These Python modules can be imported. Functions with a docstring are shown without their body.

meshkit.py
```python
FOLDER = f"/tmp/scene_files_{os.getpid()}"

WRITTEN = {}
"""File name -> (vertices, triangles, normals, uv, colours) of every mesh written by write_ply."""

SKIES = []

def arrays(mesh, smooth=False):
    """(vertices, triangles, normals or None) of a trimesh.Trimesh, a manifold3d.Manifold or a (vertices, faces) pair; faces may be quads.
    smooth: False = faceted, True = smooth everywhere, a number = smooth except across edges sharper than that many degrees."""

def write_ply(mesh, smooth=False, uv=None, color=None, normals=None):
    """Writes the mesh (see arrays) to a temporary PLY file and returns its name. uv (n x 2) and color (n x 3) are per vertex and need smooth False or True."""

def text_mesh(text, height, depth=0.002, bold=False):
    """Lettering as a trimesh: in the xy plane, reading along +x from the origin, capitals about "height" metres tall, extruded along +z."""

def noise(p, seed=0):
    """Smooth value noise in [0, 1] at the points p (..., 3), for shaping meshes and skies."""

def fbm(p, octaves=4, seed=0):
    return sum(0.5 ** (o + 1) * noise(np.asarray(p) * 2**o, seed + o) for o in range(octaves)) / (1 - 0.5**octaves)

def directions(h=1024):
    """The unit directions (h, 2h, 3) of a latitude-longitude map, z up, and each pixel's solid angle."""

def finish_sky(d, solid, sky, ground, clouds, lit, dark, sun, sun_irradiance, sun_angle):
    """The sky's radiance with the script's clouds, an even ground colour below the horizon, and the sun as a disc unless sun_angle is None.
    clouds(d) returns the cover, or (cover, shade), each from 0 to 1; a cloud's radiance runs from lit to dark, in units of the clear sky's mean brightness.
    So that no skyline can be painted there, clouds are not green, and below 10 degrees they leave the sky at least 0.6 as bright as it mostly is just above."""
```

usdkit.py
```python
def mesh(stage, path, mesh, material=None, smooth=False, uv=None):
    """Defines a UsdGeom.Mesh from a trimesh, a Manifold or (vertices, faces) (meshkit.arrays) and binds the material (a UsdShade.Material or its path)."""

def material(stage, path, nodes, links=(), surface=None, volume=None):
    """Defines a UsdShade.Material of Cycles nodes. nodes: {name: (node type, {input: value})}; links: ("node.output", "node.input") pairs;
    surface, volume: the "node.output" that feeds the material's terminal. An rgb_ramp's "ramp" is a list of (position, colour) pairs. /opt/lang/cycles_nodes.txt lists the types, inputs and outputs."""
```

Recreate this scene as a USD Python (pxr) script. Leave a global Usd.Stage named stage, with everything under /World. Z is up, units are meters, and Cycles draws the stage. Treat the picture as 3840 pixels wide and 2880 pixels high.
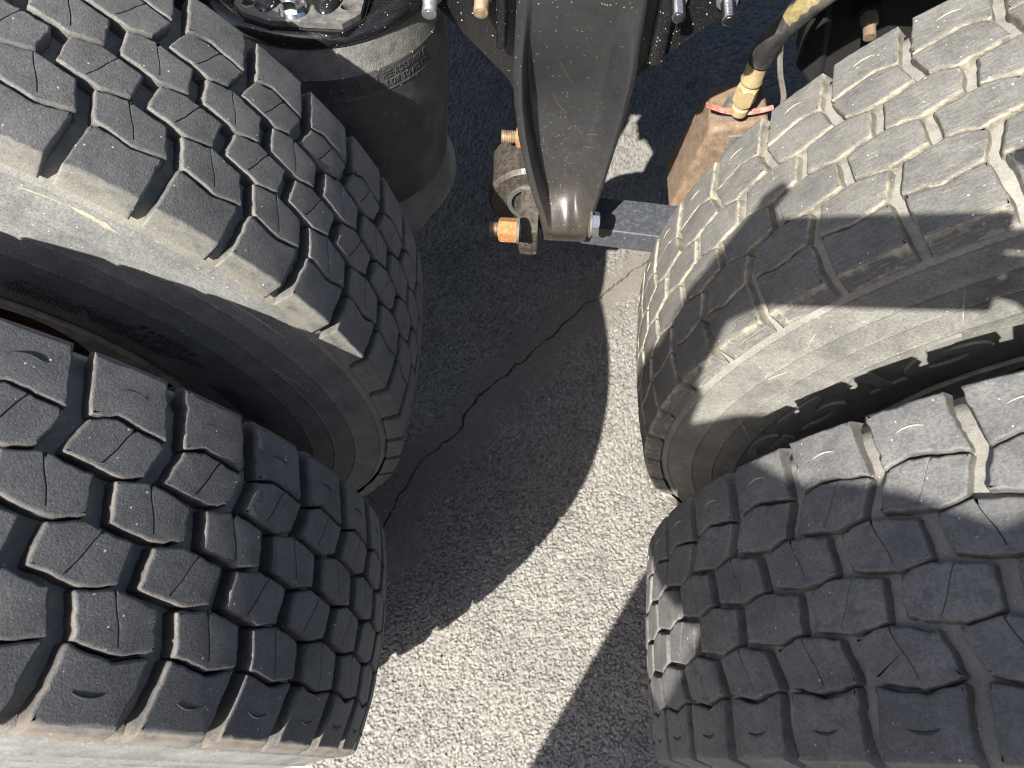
import math
import numpy as np
import trimesh
import manifold3d as m3
import usdkit, meshkit
from pxr import Usd, UsdGeom, UsdLux, UsdShade, Gf, Sdf, Vt
from scipy.spatial import cKDTree
from shapely.geometry import Polygon, LineString, Point, box as sbox
from shapely.ops import split as shsplit

stage = Usd.Stage.CreateInMemory()
UsdGeom.SetStageUpAxis(stage, UsdGeom.Tokens.z)
UsdGeom.SetStageMetersPerUnit(stage, 1.0)
world = UsdGeom.Xform.Define(stage, '/World')
stage.SetDefaultPrim(world.GetPrim())
UsdGeom.Scope.Define(stage, '/World/Looks')
L = '/World/Looks/'

# ------------------------------------------------------------------ camera
CAM = np.array([-0.00524, -0.12290, 1.28968])
CR = np.array([0.9985976, 0.0518958, 0.0104683])
CU = np.array([-0.0506248, 0.8782039, 0.4755997])
CF = np.array([-0.0154883, 0.4754626, -0.8795996])
cam = UsdGeom.Camera.Define(stage, '/World/camera')
mx = np.eye(4)
mx[0, :3], mx[1, :3], mx[2, :3], mx[3, :3] = CR, CU, -CF, CAM
cam.AddTransformOp().Set(Gf.Matrix4d(*mx.ravel().tolist()))
cam.CreateHorizontalApertureAttr(36.0)
cam.CreateVerticalApertureAttr(27.0)
cam.CreateFocalLengthAttr(0.6964637 * 36.0)
cam.CreateClippingRangeAttr(Gf.Vec2f(0.005, 2000))
cam.CreateFStopAttr(13.0)
cam.CreateFocusDistanceAttr(0.80)
EXPOSURE = 1.58
cam.CreateExposureAttr(EXPOSURE)

# ------------------------------------------------------------------ sky and sun
SUN = np.array([-0.508, -0.865, 1.0])
SUN = SUN / np.linalg.norm(SUN)
elev = math.asin(SUN[2])
rot = math.atan2(SUN[0], SUN[1])
sky = UsdLux.DomeLight.Define(stage, '/World/sky')
sky.CreateIntensityAttr(1.0)
skym = usdkit.material(stage, L + 'sky_look', {
    's': ('sky_texture', {'sky_type': 'single_scattering', 'sun_disc': False, 'sun_elevation': elev, 'sun_rotation': rot,
                          'altitude': 100.0, 'air_density': 0.7, 'aerosol_density': 2.5, 'ozone_density': 0.5}),
    'b': ('background_shader', {'strength': 0.080})}, [('s.color', 'b.color')], surface='b.background')
UsdShade.MaterialBindingAPI.Apply(sky.GetPrim()).Bind(skym)
sky.GetPrim().SetCustomDataByKey('kind', 'structure')
sun = UsdLux.DistantLight.Define(stage, '/World/sun')
sun.CreateIntensityAttr(1.25)
sun.CreateNormalizeAttr(True)
sun.CreateAngleAttr(0.55)
sun.CreateColorAttr(Gf.Vec3f(1.0, 0.955, 0.88))
zz = SUN
xx = np.cross([0, 0, 1.0], zz); xx /= np.linalg.norm(xx)
yy = np.cross(zz, xx)
ms = np.eye(4); ms[0, :3], ms[1, :3], ms[2, :3] = xx, yy, zz
sun.AddTransformOp().Set(Gf.Matrix4d(*ms.ravel().tolist()))

# ------------------------------------------------------------------ helpers
used = {}


def numbered(parent, name):
    k = (parent, name)
    n = used.get(k, 0)
    used[k] = n + 1
    return name if n == 0 else '%s_%03d' % (name, n)


def tag(p, label=None, cat=None, group=None, kind=None):
    for key, val in (('label', label), ('category', cat), ('group', group), ('kind', kind)):
        if val:
            p.SetCustomDataByKey(key, val)
    return p


def thing(name, label, cat, loc=(0, 0, 0), rz=0, group=None):
    x = UsdGeom.Xform.Define(stage, '/World/' + numbered('/World', name))
    x.AddTranslateOp().Set(Gf.Vec3d(*loc))
    if rz:
        x.AddRotateZOp().Set(rz)
    return tag(x.GetPrim(), label, cat, group)


def pth(p):
    return '/World' if p is None else str(p.GetPath())


def obj(name, mesh, mat, parent=None, smooth=False, label=None, kind=None):
    p = pth(parent)
    m = usdkit.mesh(stage, p + '/' + numbered(p, name), mesh, mat, smooth=smooth)
    return tag(m.GetPrim(), label=label, kind=kind)


def raw(name, v, f, n, mat, parent, attrs=None, vec=None, kind=None):
    """A mesh with its own normals and per-vertex primvars."""
    p = pth(parent)
    m = UsdGeom.Mesh.Define(stage, p + '/' + numbered(p, name))
    m.CreatePointsAttr(Vt.Vec3fArray.FromNumpy(np.asarray(v, np.float32)))
    f = np.asarray(f, np.int32)
    m.CreateFaceVertexCountsAttr(Vt.IntArray.FromNumpy(np.full(len(f), f.shape[1], np.int32)))
    m.CreateFaceVertexIndicesAttr(Vt.IntArray.FromNumpy(f.ravel()))
    m.CreateSubdivisionSchemeAttr('none')
    if n is not None:
        m.CreateNormalsAttr(Vt.Vec3fArray.FromNumpy(np.asarray(n, np.float32)))
        m.SetNormalsInterpolation('vertex')
    api = UsdGeom.PrimvarsAPI(m)
    for k, a in (attrs or {}).items():
        api.CreatePrimvar(k, Sdf.ValueTypeNames.FloatArray, 'vertex').Set(Vt.FloatArray.FromNumpy(np.asarray(a, np.float32)))
    for k, a in (vec or {}).items():
        api.CreatePrimvar(k, Sdf.ValueTypeNames.Float3Array, 'vertex').Set(Vt.Vec3fArray.FromNumpy(np.asarray(a, np.float32)))
    UsdShade.MaterialBindingAPI.Apply(m.GetPrim()).Bind(mat)
    return tag(m.GetPrim(), kind=kind)


def vnormals(v, f):
    f = np.asarray(f)
    if f.shape[1] == 4:
        f = np.vstack([f[:, [0, 1, 2]], f[:, [0, 2, 3]]])
    n = np.zeros_like(v)
    c = np.cross(v[f[:, 1]] - v[f[:, 0]], v[f[:, 2]] - v[f[:, 0]])
    for k in range(3):
        np.add.at(n, f[:, k], c)
    return n / np.maximum(np.linalg.norm(n, axis=1, keepdims=True), 1e-12)


def rbox(x0, x1, y0, y1, z0, z1, r=0.004, seg=8):
    """A box with rounded edges: hull of eight spheres."""
    s = m3.Manifold.sphere(r, seg)
    return m3.Manifold.batch_hull([s.translate((a, b, c)) for a in (x0 + r, x1 - r) for b in (y0 + r, y1 - r) for c in (z0 + r, z1 - r)])


def cyl(p0, p1, r0, r1=None, seg=32):
    p0, p1 = np.array(p0, float), np.array(p1, float)
    d = p1 - p0
    h = np.linalg.norm(d)
    c = m3.Manifold.cylinder(h, r0, r0 if r1 is None else r1, seg)
    T = trimesh.geometry.align_vectors([0, 0, 1], d / h)
    T[:3, 3] = p0
    return c.transform(T[:3, :])


def hexbar(p0, p1, af):
    """A hexagonal nut or bolt head with chamfered corners; af = across flats."""
    body = cyl(p0, p1, af / math.sqrt(3), seg=6)
    d = np.array(p1, float) - np.array(p0, float)
    h = np.linalg.norm(d)
    e = d / h * min(0.22 * h, 0.004)
    a = cyl(np.array(p0) + 0 * e, np.array(p1) - e, af * 0.60, seg=40)
    b = cyl(np.array(p1) - e, np.array(p1), af * 0.60, af * 0.49, seg=40)
    return body ^ (a + b)


def thread(p0, p1, r, pitch=0.0025, seg=20):
    """A threaded stud: stacked ridges along the axis, chamfered tip at p1."""
    p0, p1 = np.array(p0, float), np.array(p1, float)
    h = np.linalg.norm(p1 - p0)
    n = max(3, int(h / pitch))
    prof = [(0.0, 0.0)]
    for i in range(n):
        z = h * i / n
        prof += [(r * 0.86, z + 0.02 * h / n), (r, z + 0.38 * h / n), (r, z + 0.55 * h / n), (r * 0.86, z + 0.95 * h / n)]
    prof += [(r * 0.72, h), (0.0, h)]
    m = trimesh.creation.revolve(np.array(prof), sections=seg)
    T = trimesh.geometry.align_vectors([0, 0, 1], (p1 - p0) / h)
    T[:3, 3] = p0
    m.apply_transform(T)
    return m


def lathe(prof, seg=96, loc=(0, 0, 0)):
    m = trimesh.creation.revolve(np.array(prof, float), sections=seg)
    m.apply_translation(loc)
    return m


def tube(pts, r, seg=16, sub=10):
    """A smooth round tube through the points (Catmull-Rom)."""
    P = np.array(pts, float)
    Q = np.vstack([2 * P[0] - P[1], P, 2 * P[-1] - P[-2]])
    out = []
    for i in range(len(P) - 1):
        a, b, c, d = Q[i:i + 4]
        for t in np.linspace(0, 1, sub, endpoint=False):
            out.append(0.5 * ((2 * b) + (-a + c) * t + (2 * a - 5 * b + 4 * c - d) * t * t + (-a + 3 * b - 3 * c + d) * t ** 3))
    out = np.array(out + [P[-1]])
    n = len(out)
    T = np.gradient(out, axis=0)
    T /= np.linalg.norm(T, axis=1, keepdims=True)
    up = np.array([0.3, 0.9, 0.2])
    V = []
    rr = np.broadcast_to(np.asarray(r, float), (n,)) if np.ndim(r) == 0 else np.interp(np.linspace(0, 1, n), np.linspace(0, 1, len(r)), r)
    for i in range(n):
        a = np.cross(T[i], up); a /= np.linalg.norm(a)
        b = np.cross(T[i], a)
        up = -np.cross(T[i], a) if False else up
        th = np.linspace(0, 2 * np.pi, seg, endpoint=False)
        V.append(out[i] + rr[i] * (np.cos(th)[:, None] * a + np.sin(th)[:, None] * b))
    V = np.vstack(V)
    F = []
    for i in range(n - 1):
        for k in range(seg):
            F.append((i * seg + k, (i + 1) * seg + k, (i + 1) * seg + (k + 1) % seg, i * seg + (k + 1) % seg))
    F = np.array(F)
    F = np.vstack([F[:, [0, 1, 2]], F[:, [0, 2, 3]]])
    c0, c1 = len(V), len(V) + 1
    V = np.vstack([V, out[0], out[-1]])
    caps = [(c0, k, (k + 1) % seg) for k in range(seg)] + [(c1, (n - 1) * seg + (k + 1) % seg, (n - 1) * seg + k) for k in range(seg)]
    m = trimesh.Trimesh(V, np.vstack([F, caps]), process=False)
    m.fix_normals()
    return m


def tm(m):
    if hasattr(m, 'to_mesh'):
        k = m.to_mesh()
        return trimesh.Trimesh(k.vert_properties[:, :3], k.tri_verts, process=False)
    return m


def cat(*ms):
    return trimesh.util.concatenate([tm(m) for m in ms])


# ------------------------------------------------------------------ materials
def simple(name, base, rough=0.5, metal=0.0, mottle=0.25, scale=30, dust=None, dust_amt=0.0, dscale=25, specks=0.0, bump=0.0, bscale=300, spec=0.5, coat=0.0, dust2=None):
    """A worn painted / metal / plastic surface: mottled base, patches of dust, small pale specks, fine relief."""
    b = np.array(base, float)
    nodes = {
        'g': ('geometry', {}),
        'n1': ('noise_texture', {'scale': float(scale), 'detail': 6.0, 'roughness': 0.6}),
        'r1': ('rgb_ramp', {'ramp': [(0.25, tuple(b * (1 - mottle))), (0.75, tuple(np.minimum(b * (1 + mottle), 1)))]}),
        'p': ('principled_bsdf', {'roughness': rough, 'metallic': metal, 'specular_ior_level': spec, 'coat_weight': coat, 'coat_roughness': 0.15}),
    }
    links = [('g.position', 'n1.vector'), ('n1.fac', 'r1.fac')]
    col = 'r1.color'
    if dust is not None:
        nodes['n2'] = ('noise_texture', {'scale': float(dscale), 'detail': 9.0, 'roughness': 0.72})
        nodes['r2'] = ('rgb_ramp', {'ramp': [(max(0.0, 0.62 - dust_amt * 0.5), (0, 0, 0)), (min(1.0, 0.80 - dust_amt * 0.2), (1, 1, 1))]})
        nodes['m2'] = ('mix_color', {'blend_type': 'mix', 'b': tuple(dust)})
        nodes['rr'] = ('map_range', {'from_min': 0.0, 'from_max': 1.0, 'to_min': rough, 'to_max': 0.9})
        links += [('g.position', 'n2.vector'), ('n2.fac', 'r2.fac'), ('r2.color', 'm2.fac'), (col, 'm2.a'), ('r2.color', 'rr.value'), ('rr.result', 'p.roughness')]
        col = 'm2.result'
    if specks > 0:
        nodes['v'] = ('voronoi_texture', {'scale': 300.0, 'feature': 'f1'})
        nodes['vl'] = ('math', {'math_type': 'less_than'})
        nodes['vt'] = ('math', {'math_type': 'multiply_add', 'value2': 0.22, 'value3': 0.03})
        nodes['vs'] = ('separate_color', {})
        nodes['vg'] = ('math', {'math_type': 'greater_than', 'value2': 1.0 - specks})
        nodes['vm'] = ('math', {'math_type': 'multiply'})
        nodes['m3'] = ('mix_color', {'blend_type': 'mix', 'b': (0.42, 0.39, 0.33)})
        links += [('g.position', 'v.vector'), ('v.distance', 'vl.value1'), ('vs.g', 'vt.value1'), ('vt.value', 'vl.value2'), ('v.color', 'vs.color'), ('vs.r', 'vg.value1'), ('vl.value', 'vm.value1'), ('vg.value', 'vm.value2'), ('vm.value', 'm3.fac'), (col, 'm3.a')]
        col = 'm3.result'
    links.append((col, 'p.base_color'))
    if bump > 0:
        nodes['nb'] = ('noise_texture', {'scale': float(bscale), 'detail': 4.0})
        nodes['bp'] = ('bump', {'strength': bump, 'distance': 0.0006})
        links += [('g.position', 'nb.vector'), ('nb.fac', 'bp.height'), ('bp.normal', 'p.normal')]
    return usdkit.material(stage, L + name, nodes, links, surface='p.BSDF')


def rubber(name, base, haze, hazeamt, dustcol, deepcol, deepamt, scratch=0.0, rough=0.62, speck=0.15, edge=1.0, blot=0.0):
    """Tyre rubber. Vertex primvars: dust (1 on worn edges), deep (1 down in the grooves), tuv (metres along and across the tread)."""
    b = np.array(base, float)
    nodes = {
        'g': ('geometry', {}),
        'uv': ('attribute', {'attribute': 'tuv'}),
        'du': ('attribute', {'attribute': 'dust'}),
        'de': ('attribute', {'attribute': 'deep'}),
        # broad dusty haze over the rubber
        'n1': ('noise_texture', {'scale': 22.0, 'detail': 10.0, 'roughness': 0.75}),
        'r1': ('rgb_ramp', {'ramp': [(0.36, tuple(b * 0.78)), (0.64, tuple(b * (1 - hazeamt) + np.array(haze) * hazeamt))]}),
        'n1b': ('noise_texture', {'scale': 420.0, 'detail': 4.0, 'roughness': 0.7}),
        'r1b': ('rgb_ramp', {'ramp': [(0.3, (0.60, 0.60, 0.61)), (0.72, (1.45, 1.43, 1.38))]}),
        'm1': ('mix_color', {'blend_type': 'multiply', 'fac': 0.85}),
        # scratches running round the tread
        'mp': ('mapping', {'scale': (45.0, 1500.0, 1.0)}),
        'ns': ('noise_texture', {'scale': 1.0, 'detail': 3.0, 'roughness': 0.6}),
        'rs': ('rgb_ramp', {'ramp': [(0.50, (0, 0, 0)), (0.72, (1, 1, 1))]}),
        'ss': ('math', {'math_type': 'multiply', 'value2': scratch}),
        'm2': ('mix_color', {'blend_type': 'mix', 'b': tuple(dustcol)}),
        # dust on edges
        'n3': ('noise_texture', {'scale': 75.0, 'detail': 6.0, 'roughness': 0.7}),
        'a3': ('math', {'math_type': 'multiply_add', 'value2': 1.5, 'value3': -0.78}),
        'b3': ('math', {'math_type': 'add'}),
        'r3': ('rgb_ramp', {'ramp': [(0.42, (0, 0, 0)), (0.80, (edge, edge, edge))]}),
        'm3': ('mix_color', {'blend_type': 'mix', 'b': tuple(dustcol)}),
        # dirt in the grooves
        'n4': ('noise_texture', {'scale': 60.0, 'detail': 6.0, 'roughness': 0.65}),
        'r4': ('rgb_ramp', {'ramp': [(0.38, (0.22, 0.22, 0.22)), (0.62, (1, 1, 1))]}),
        'a4': ('math', {'math_type': 'multiply'}),
        'b4': ('math', {'math_type': 'multiply', 'value2': deepamt}),
        'm4': ('mix_color', {'blend_type': 'mix', 'b': tuple(deepcol)}),
        # pale specks
        'v': ('voronoi_texture', {'scale': 230.0, 'feature': 'f1'}),
        'vl': ('math', {'math_type': 'less_than'}), 'vt': ('math', {'math_type': 'multiply_add', 'value2': 0.17, 'value3': 0.02}),
        'vs': ('separate_color', {}),
        'vg': ('math', {'math_type': 'greater_than', 'value2': 1.0 - speck}),
        'vm': ('math', {'math_type': 'multiply'}),
        'm5': ('mix_color', {'blend_type': 'mix', 'b': (0.45, 0.43, 0.38)}),
        'nb': ('noise_texture', {'scale': 650.0, 'detail': 5.0, 'roughness': 0.7}),
        'bp': ('bump', {'strength': 0.8, 'distance': 0.0009}),
        'p': ('principled_bsdf', {'roughness': rough, 'specular_ior_level': 0.45}),
    }
    links = [('g.position', 'n1.vector'), ('n1.fac', 'r1.fac'), ('g.position', 'n1b.vector'), ('n1b.fac', 'r1b.fac'), ('r1.color', 'm1.a'), ('r1b.color', 'm1.b'),
             ('uv.vector', 'mp.vector'), ('mp.vector', 'ns.vector'), ('ns.fac', 'rs.fac'), ('rs.color', 'ss.value1'), ('ss.value', 'm2.fac'), ('m1.result', 'm2.a'),
             ('g.position', 'n3.vector'), ('n3.fac', 'a3.value1'), ('a3.value', 'b3.value1'), ('du.fac', 'b3.value2'), ('b3.value', 'r3.fac'), ('r3.color', 'm3.fac'), ('m2.result', 'm3.a'),
             ('g.position', 'n4.vector'), ('n4.fac', 'r4.fac'), ('r4.color', 'a4.value1'), ('de.fac', 'a4.value2'), ('a4.value', 'b4.value1'), ('b4.value', 'm4.fac'), ('m3.result', 'm4.a'),
             ('g.position', 'v.vector'), ('v.distance', 'vl.value1'), ('vs.g', 'vt.value1'), ('vt.value', 'vl.value2'), ('v.color', 'vs.color'), ('vs.r', 'vg.value1'), ('vl.value', 'vm.value1'), ('vg.value', 'vm.value2'), ('vm.value', 'm5.fac'), ('m4.result', 'm5.a'),
             ('g.position', 'nb.vector'), ('nb.fac', 'bp.height'), ('bp.normal', 'p.normal')]
    col = 'm5.result'
    if blot > 0:   # dark dried splashes
        nodes['n6'] = ('noise_texture', {'scale': 95.0, 'detail': 2.0, 'roughness': 0.5})
        nodes['r6'] = ('rgb_ramp', {'ramp': [(0.60, (0, 0, 0)), (0.64, (blot, blot, blot))]})
        nodes['m6'] = ('mix_color', {'blend_type': 'mix', 'b': tuple(b * 0.75)})
        links += [('g.position', 'n6.vector'), ('n6.fac', 'r6.fac'), ('r6.color', 'm6.fac'), (col, 'm6.a')]
        col = 'm6.result'
    links.append((col, 'p.base_color'))
    return usdkit.material(stage, L + name, nodes, links, surface='p.BSDF')


M = {}
M['rub_front_inner'] = rubber('rubber_grey_worn', (0.084, 0.085, 0.088), (0.125, 0.125, 0.121), 0.7, (0.30, 0.28, 0.21), (0.085, 0.083, 0.078), 0.55, scratch=0.05, speck=0.12, edge=0.27)
M['rub_front_outer'] = rubber('rubber_blue_black', (0.056, 0.059, 0.065), (0.092, 0.094, 0.096), 0.7, (0.26, 0.205, 0.15), (0.115, 0.086, 0.062), 0.75, scratch=0.03, speck=0.15, edge=0.40)
M['rub_rear_outer'] = rubber('rubber_dark_dusty', (0.092, 0.093, 0.097), (0.165, 0.162, 0.153), 0.6, (0.27, 0.24, 0.18), (0.19, 0.155, 0.115), 0.75, scratch=0.10, speck=0.14, edge=0.28, blot=0.6)
M['rub_rear_inner'] = rubber('rubber_pale_dusty', (0.090, 0.090, 0.088), (0.150, 0.147, 0.135), 0.6, (0.40, 0.365, 0.27), (0.30, 0.27, 0.195), 0.95, scratch=0.35, speck=0.17, edge=0.9)
M['side_front'] = rubber('sidewall_grey', (0.122, 0.127, 0.130), (0.215, 0.216, 0.205), 0.65, (0.34, 0.32, 0.24), (0.26, 0.235, 0.17), 0.9, scratch=0.10, speck=0.17)
M['side_rear'] = rubber('sidewall_pale', (0.135, 0.134, 0.126), (0.235, 0.23, 0.21), 0.6, (0.27, 0.255, 0.22), (0.235, 0.222, 0.19), 0.7, scratch=0.10, speck=0.17)
M['letter'] = simple('moulded_letter_rubber', (0.045, 0.045, 0.045), rough=0.55, mottle=0.15)
M['letter_rear'] = simple('moulded_letter_dusty', (0.165, 0.163, 0.152), rough=0.5, mottle=0.15)
M['dust_mark'] = simple('dust_filled_mark', (0.28, 0.26, 0.21), rough=0.9)
M['dark_mark'] = simple('rubber_mark', (0.022, 0.022, 0.024), rough=0.7)
M['rim'] = simple('white_rim_paint', (0.55, 0.53, 0.47), rough=0.45, dust=(0.22, 0.17, 0.11), dust_amt=0.35, dscale=40)
M['rust'] = simple('rusty_drum', (0.10, 0.045, 0.022), rough=0.9, mottle=0.5, scale=60, bump=0.6)
M['black_paint'] = simple('dusty_black_paint', (0.017, 0.0175, 0.019), rough=0.27, mottle=0.35, dust=(0.066, 0.062, 0.056), dust_amt=0.34, dscale=300, specks=0.12, bump=0.25, bscale=420, coat=0.0)
M['plate_dust'] = simple('dusty_dark_plate', (0.045, 0.045, 0.046), rough=0.34, mottle=0.3, dust=(0.14, 0.135, 0.12), dust_amt=0.5, dscale=90, specks=0.1)
M['hanger_paint'] = usdkit.material(stage, L + 'hanger_paint', {
    'g': ('geometry', {}), 'x': ('separate_xyz', {}),
    'zr': ('map_range', {'from_min': 0.40, 'from_max': 0.66, 'to_min': 0.62, 'to_max': 0.20, 'clamp': True}),
    'n': ('noise_texture', {'scale': 34.0, 'detail': 10.0, 'roughness': 0.78}), 'n2': ('noise_texture', {'scale': 600.0, 'detail': 3.0, 'roughness': 0.6}),
    'a': ('math', {'math_type': 'multiply_add', 'value2': 1.3, 'value3': -0.35}), 'a2': ('math', {'math_type': 'multiply_add', 'value2': 0.8}),
    'd': ('math', {'math_type': 'multiply'}), 'cl': ('math', {'math_type': 'minimum', 'value2': 1.0}),
    'zc': ('rgb_ramp', {'ramp': [(0.0, (0.085, 0.070, 0.056)), (1.0, (0.080, 0.080, 0.082))]}), 'zf': ('map_range', {'from_min': 0.42, 'from_max': 0.60, 'to_min': 0.0, 'to_max': 1.0, 'clamp': True}),
    'm': ('mix_color', {'blend_type': 'mix', 'a': (0.011, 0.0115, 0.0125)}),
    'rr': ('map_range', {'from_min': 0.0, 'from_max': 1.0, 'to_min': 0.20, 'to_max': 0.62}),
    'v': ('voronoi_texture', {'scale': 330.0, 'feature': 'f1'}), 'vs': ('separate_color', {}), 'vt': ('math', {'math_type': 'multiply_add', 'value2': 0.26, 'value3': -0.02}),
    'vl': ('math', {'math_type': 'less_than'}), 'vg': ('math', {'math_type': 'greater_than', 'value2': 0.80}), 'vm': ('math', {'math_type': 'multiply'}),
    'm3': ('mix_color', {'blend_type': 'mix', 'b': (0.36, 0.34, 0.30)}),
    'nb': ('noise_texture', {'scale': 380.0, 'detail': 3.0}), 'bp': ('bump', {'strength': 0.16, 'distance': 0.0005}),
    'p': ('principled_bsdf', {'specular_ior_level': 0.55})},
    [('g.position', 'x.vector'), ('x.z', 'zr.value'), ('x.z', 'zf.value'), ('zf.result', 'zc.fac'), ('g.position', 'n.vector'), ('g.position', 'n2.vector'), ('n2.fac', 'a2.value1'), ('n.fac', 'a.value1'), ('a.value', 'a2.value3'),
     ('a2.value', 'd.value1'), ('zr.result', 'd.value2'), ('d.value', 'cl.value1'), ('cl.value', 'm.fac'), ('zc.color', 'm.b'), ('cl.value', 'rr.value'), ('rr.result', 'p.roughness'),
     ('g.position', 'v.vector'), ('v.color', 'vs.color'), ('vs.g', 'vt.value1'), ('v.distance', 'vl.value1'), ('vt.value', 'vl.value2'), ('vs.r', 'vg.value1'), ('vl.value', 'vm.value1'), ('vg.value', 'vm.value2'), ('vm.value', 'm3.fac'),
     ('m.result', 'm3.a'), ('m3.result', 'p.base_color'), ('g.position', 'nb.vector'), ('nb.fac', 'bp.height'), ('bp.normal', 'p.normal')], surface='p.BSDF')
M['black_gloss'] = simple('glossy_black_paint', (0.008, 0.008, 0.009), rough=0.16, mottle=0.2, dust=(0.07, 0.066, 0.058), dust_amt=0.12, dscale=420, specks=0.16)
M['black_brown'] = simple('black_paint_brown_dust', (0.017, 0.0155, 0.014), rough=0.38, mottle=0.3, dust=(0.070, 0.055, 0.043), dust_amt=0.50, dscale=130, specks=0.10, bump=0.3)
M['beam'] = simple('blue_black_beam_paint', (0.040, 0.045, 0.055), rough=0.38, mottle=0.2, dust=(0.085, 0.082, 0.080), dust_amt=0.3, dscale=160, specks=0.05)
M['dark_under'] = simple('grimy_underbody', (0.006, 0.006, 0.006), rough=0.7, mottle=0.4, bump=0.4, bscale=120)
M['steel'] = simple('zinc_steel', (0.42, 0.43, 0.44), rough=0.32, metal=0.9, mottle=0.3, dust=(0.2, 0.17, 0.13), dust_amt=0.25)
M['bright_bolt'] = simple('bright_bolt_steel', (0.45, 0.46, 0.47), rough=0.22, metal=1.0, mottle=0.35, scale=80)
M['rusty_stud'] = simple('rust_speckled_stud', (0.26, 0.19, 0.13), rough=0.55, metal=0.5, mottle=0.5, scale=120)
M['rust_nut'] = simple('orange_rust_nut', (0.34, 0.21, 0.095), rough=0.8, metal=0.1, mottle=0.75, scale=260, dust=(0.24, 0.085, 0.022), dust_amt=0.75, dscale=220, bump=0.4)
M['brass'] = simple('dull_brass', (0.50, 0.38, 0.17), rough=0.42, metal=0.45, mottle=0.25, scale=120, dust=(0.30, 0.26, 0.19), dust_amt=0.5, dscale=140)
M['hose'] = simple('black_hose', (0.018, 0.018, 0.018), rough=0.5, dust=(0.08, 0.07, 0.06), dust_amt=0.35, dscale=30)
M['hose_label'] = simple('worn_hose_label', (0.20, 0.155, 0.06), rough=0.6, dust=(0.05, 0.04, 0.02), dust_amt=0.5, dscale=90)
M['red_tag'] = simple('faded_red_plastic', (0.33, 0.10, 0.075), rough=0.6, mottle=0.25, dust=(0.4, 0.33, 0.28), dust_amt=0.4, dscale=120)
M['brown_dirt'] = simple('brown_dirty_steel', (0.105, 0.069, 0.043), rough=0.85, mottle=0.35, scale=45, dust=(0.19, 0.137, 0.092), dust_amt=0.45, dscale=70, specks=0.08, bump=0.4)
M['grey_plate'] = simple('grey_dirty_plate', (0.075, 0.072, 0.070), rough=0.6, mottle=0.3, dust=(0.17, 0.13, 0.09), dust_amt=0.4, dscale=60)
M['pipe'] = simple('bare_steel_pipe', (0.40, 0.37, 0.33), rough=0.35, metal=0.7, mottle=0.35, scale=70)
M['bag'] = simple('air_spring_rubber', (0.036, 0.036, 0.036), rough=0.50, mottle=0.25, scale=25, dust=(0.10, 0.097, 0.088), dust_amt=0.30, dscale=18, specks=0.05, bump=0.3, bscale=500)
M['bag_band'] = simple('air_spring_grained_band', (0.085, 0.084, 0.078), rough=0.6, mottle=0.35, scale=160, dust=(0.17, 0.165, 0.14), dust_amt=0.35, dscale=50, bump=1.6, bscale=420)
M['piston'] = simple('air_spring_piston', (0.105, 0.102, 0.096), rough=0.5, mottle=0.3, scale=25, dust=(0.20, 0.19, 0.165), dust_amt=0.5, dscale=20, specks=0.04)
M['skin'] = simple('skin', (0.45, 0.27, 0.19), rough=0.5, mottle=0.08)
M['shirt'] = simple('navy_shirt', (0.03, 0.04, 0.08), rough=0.9, mottle=0.15)
M['trousers'] = simple('grey_trousers', (0.09, 0.09, 0.085), rough=0.9, mottle=0.15)
M['boots'] = simple('brown_boots', (0.06, 0.035, 0.02), rough=0.6, mottle=0.2)
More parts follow.
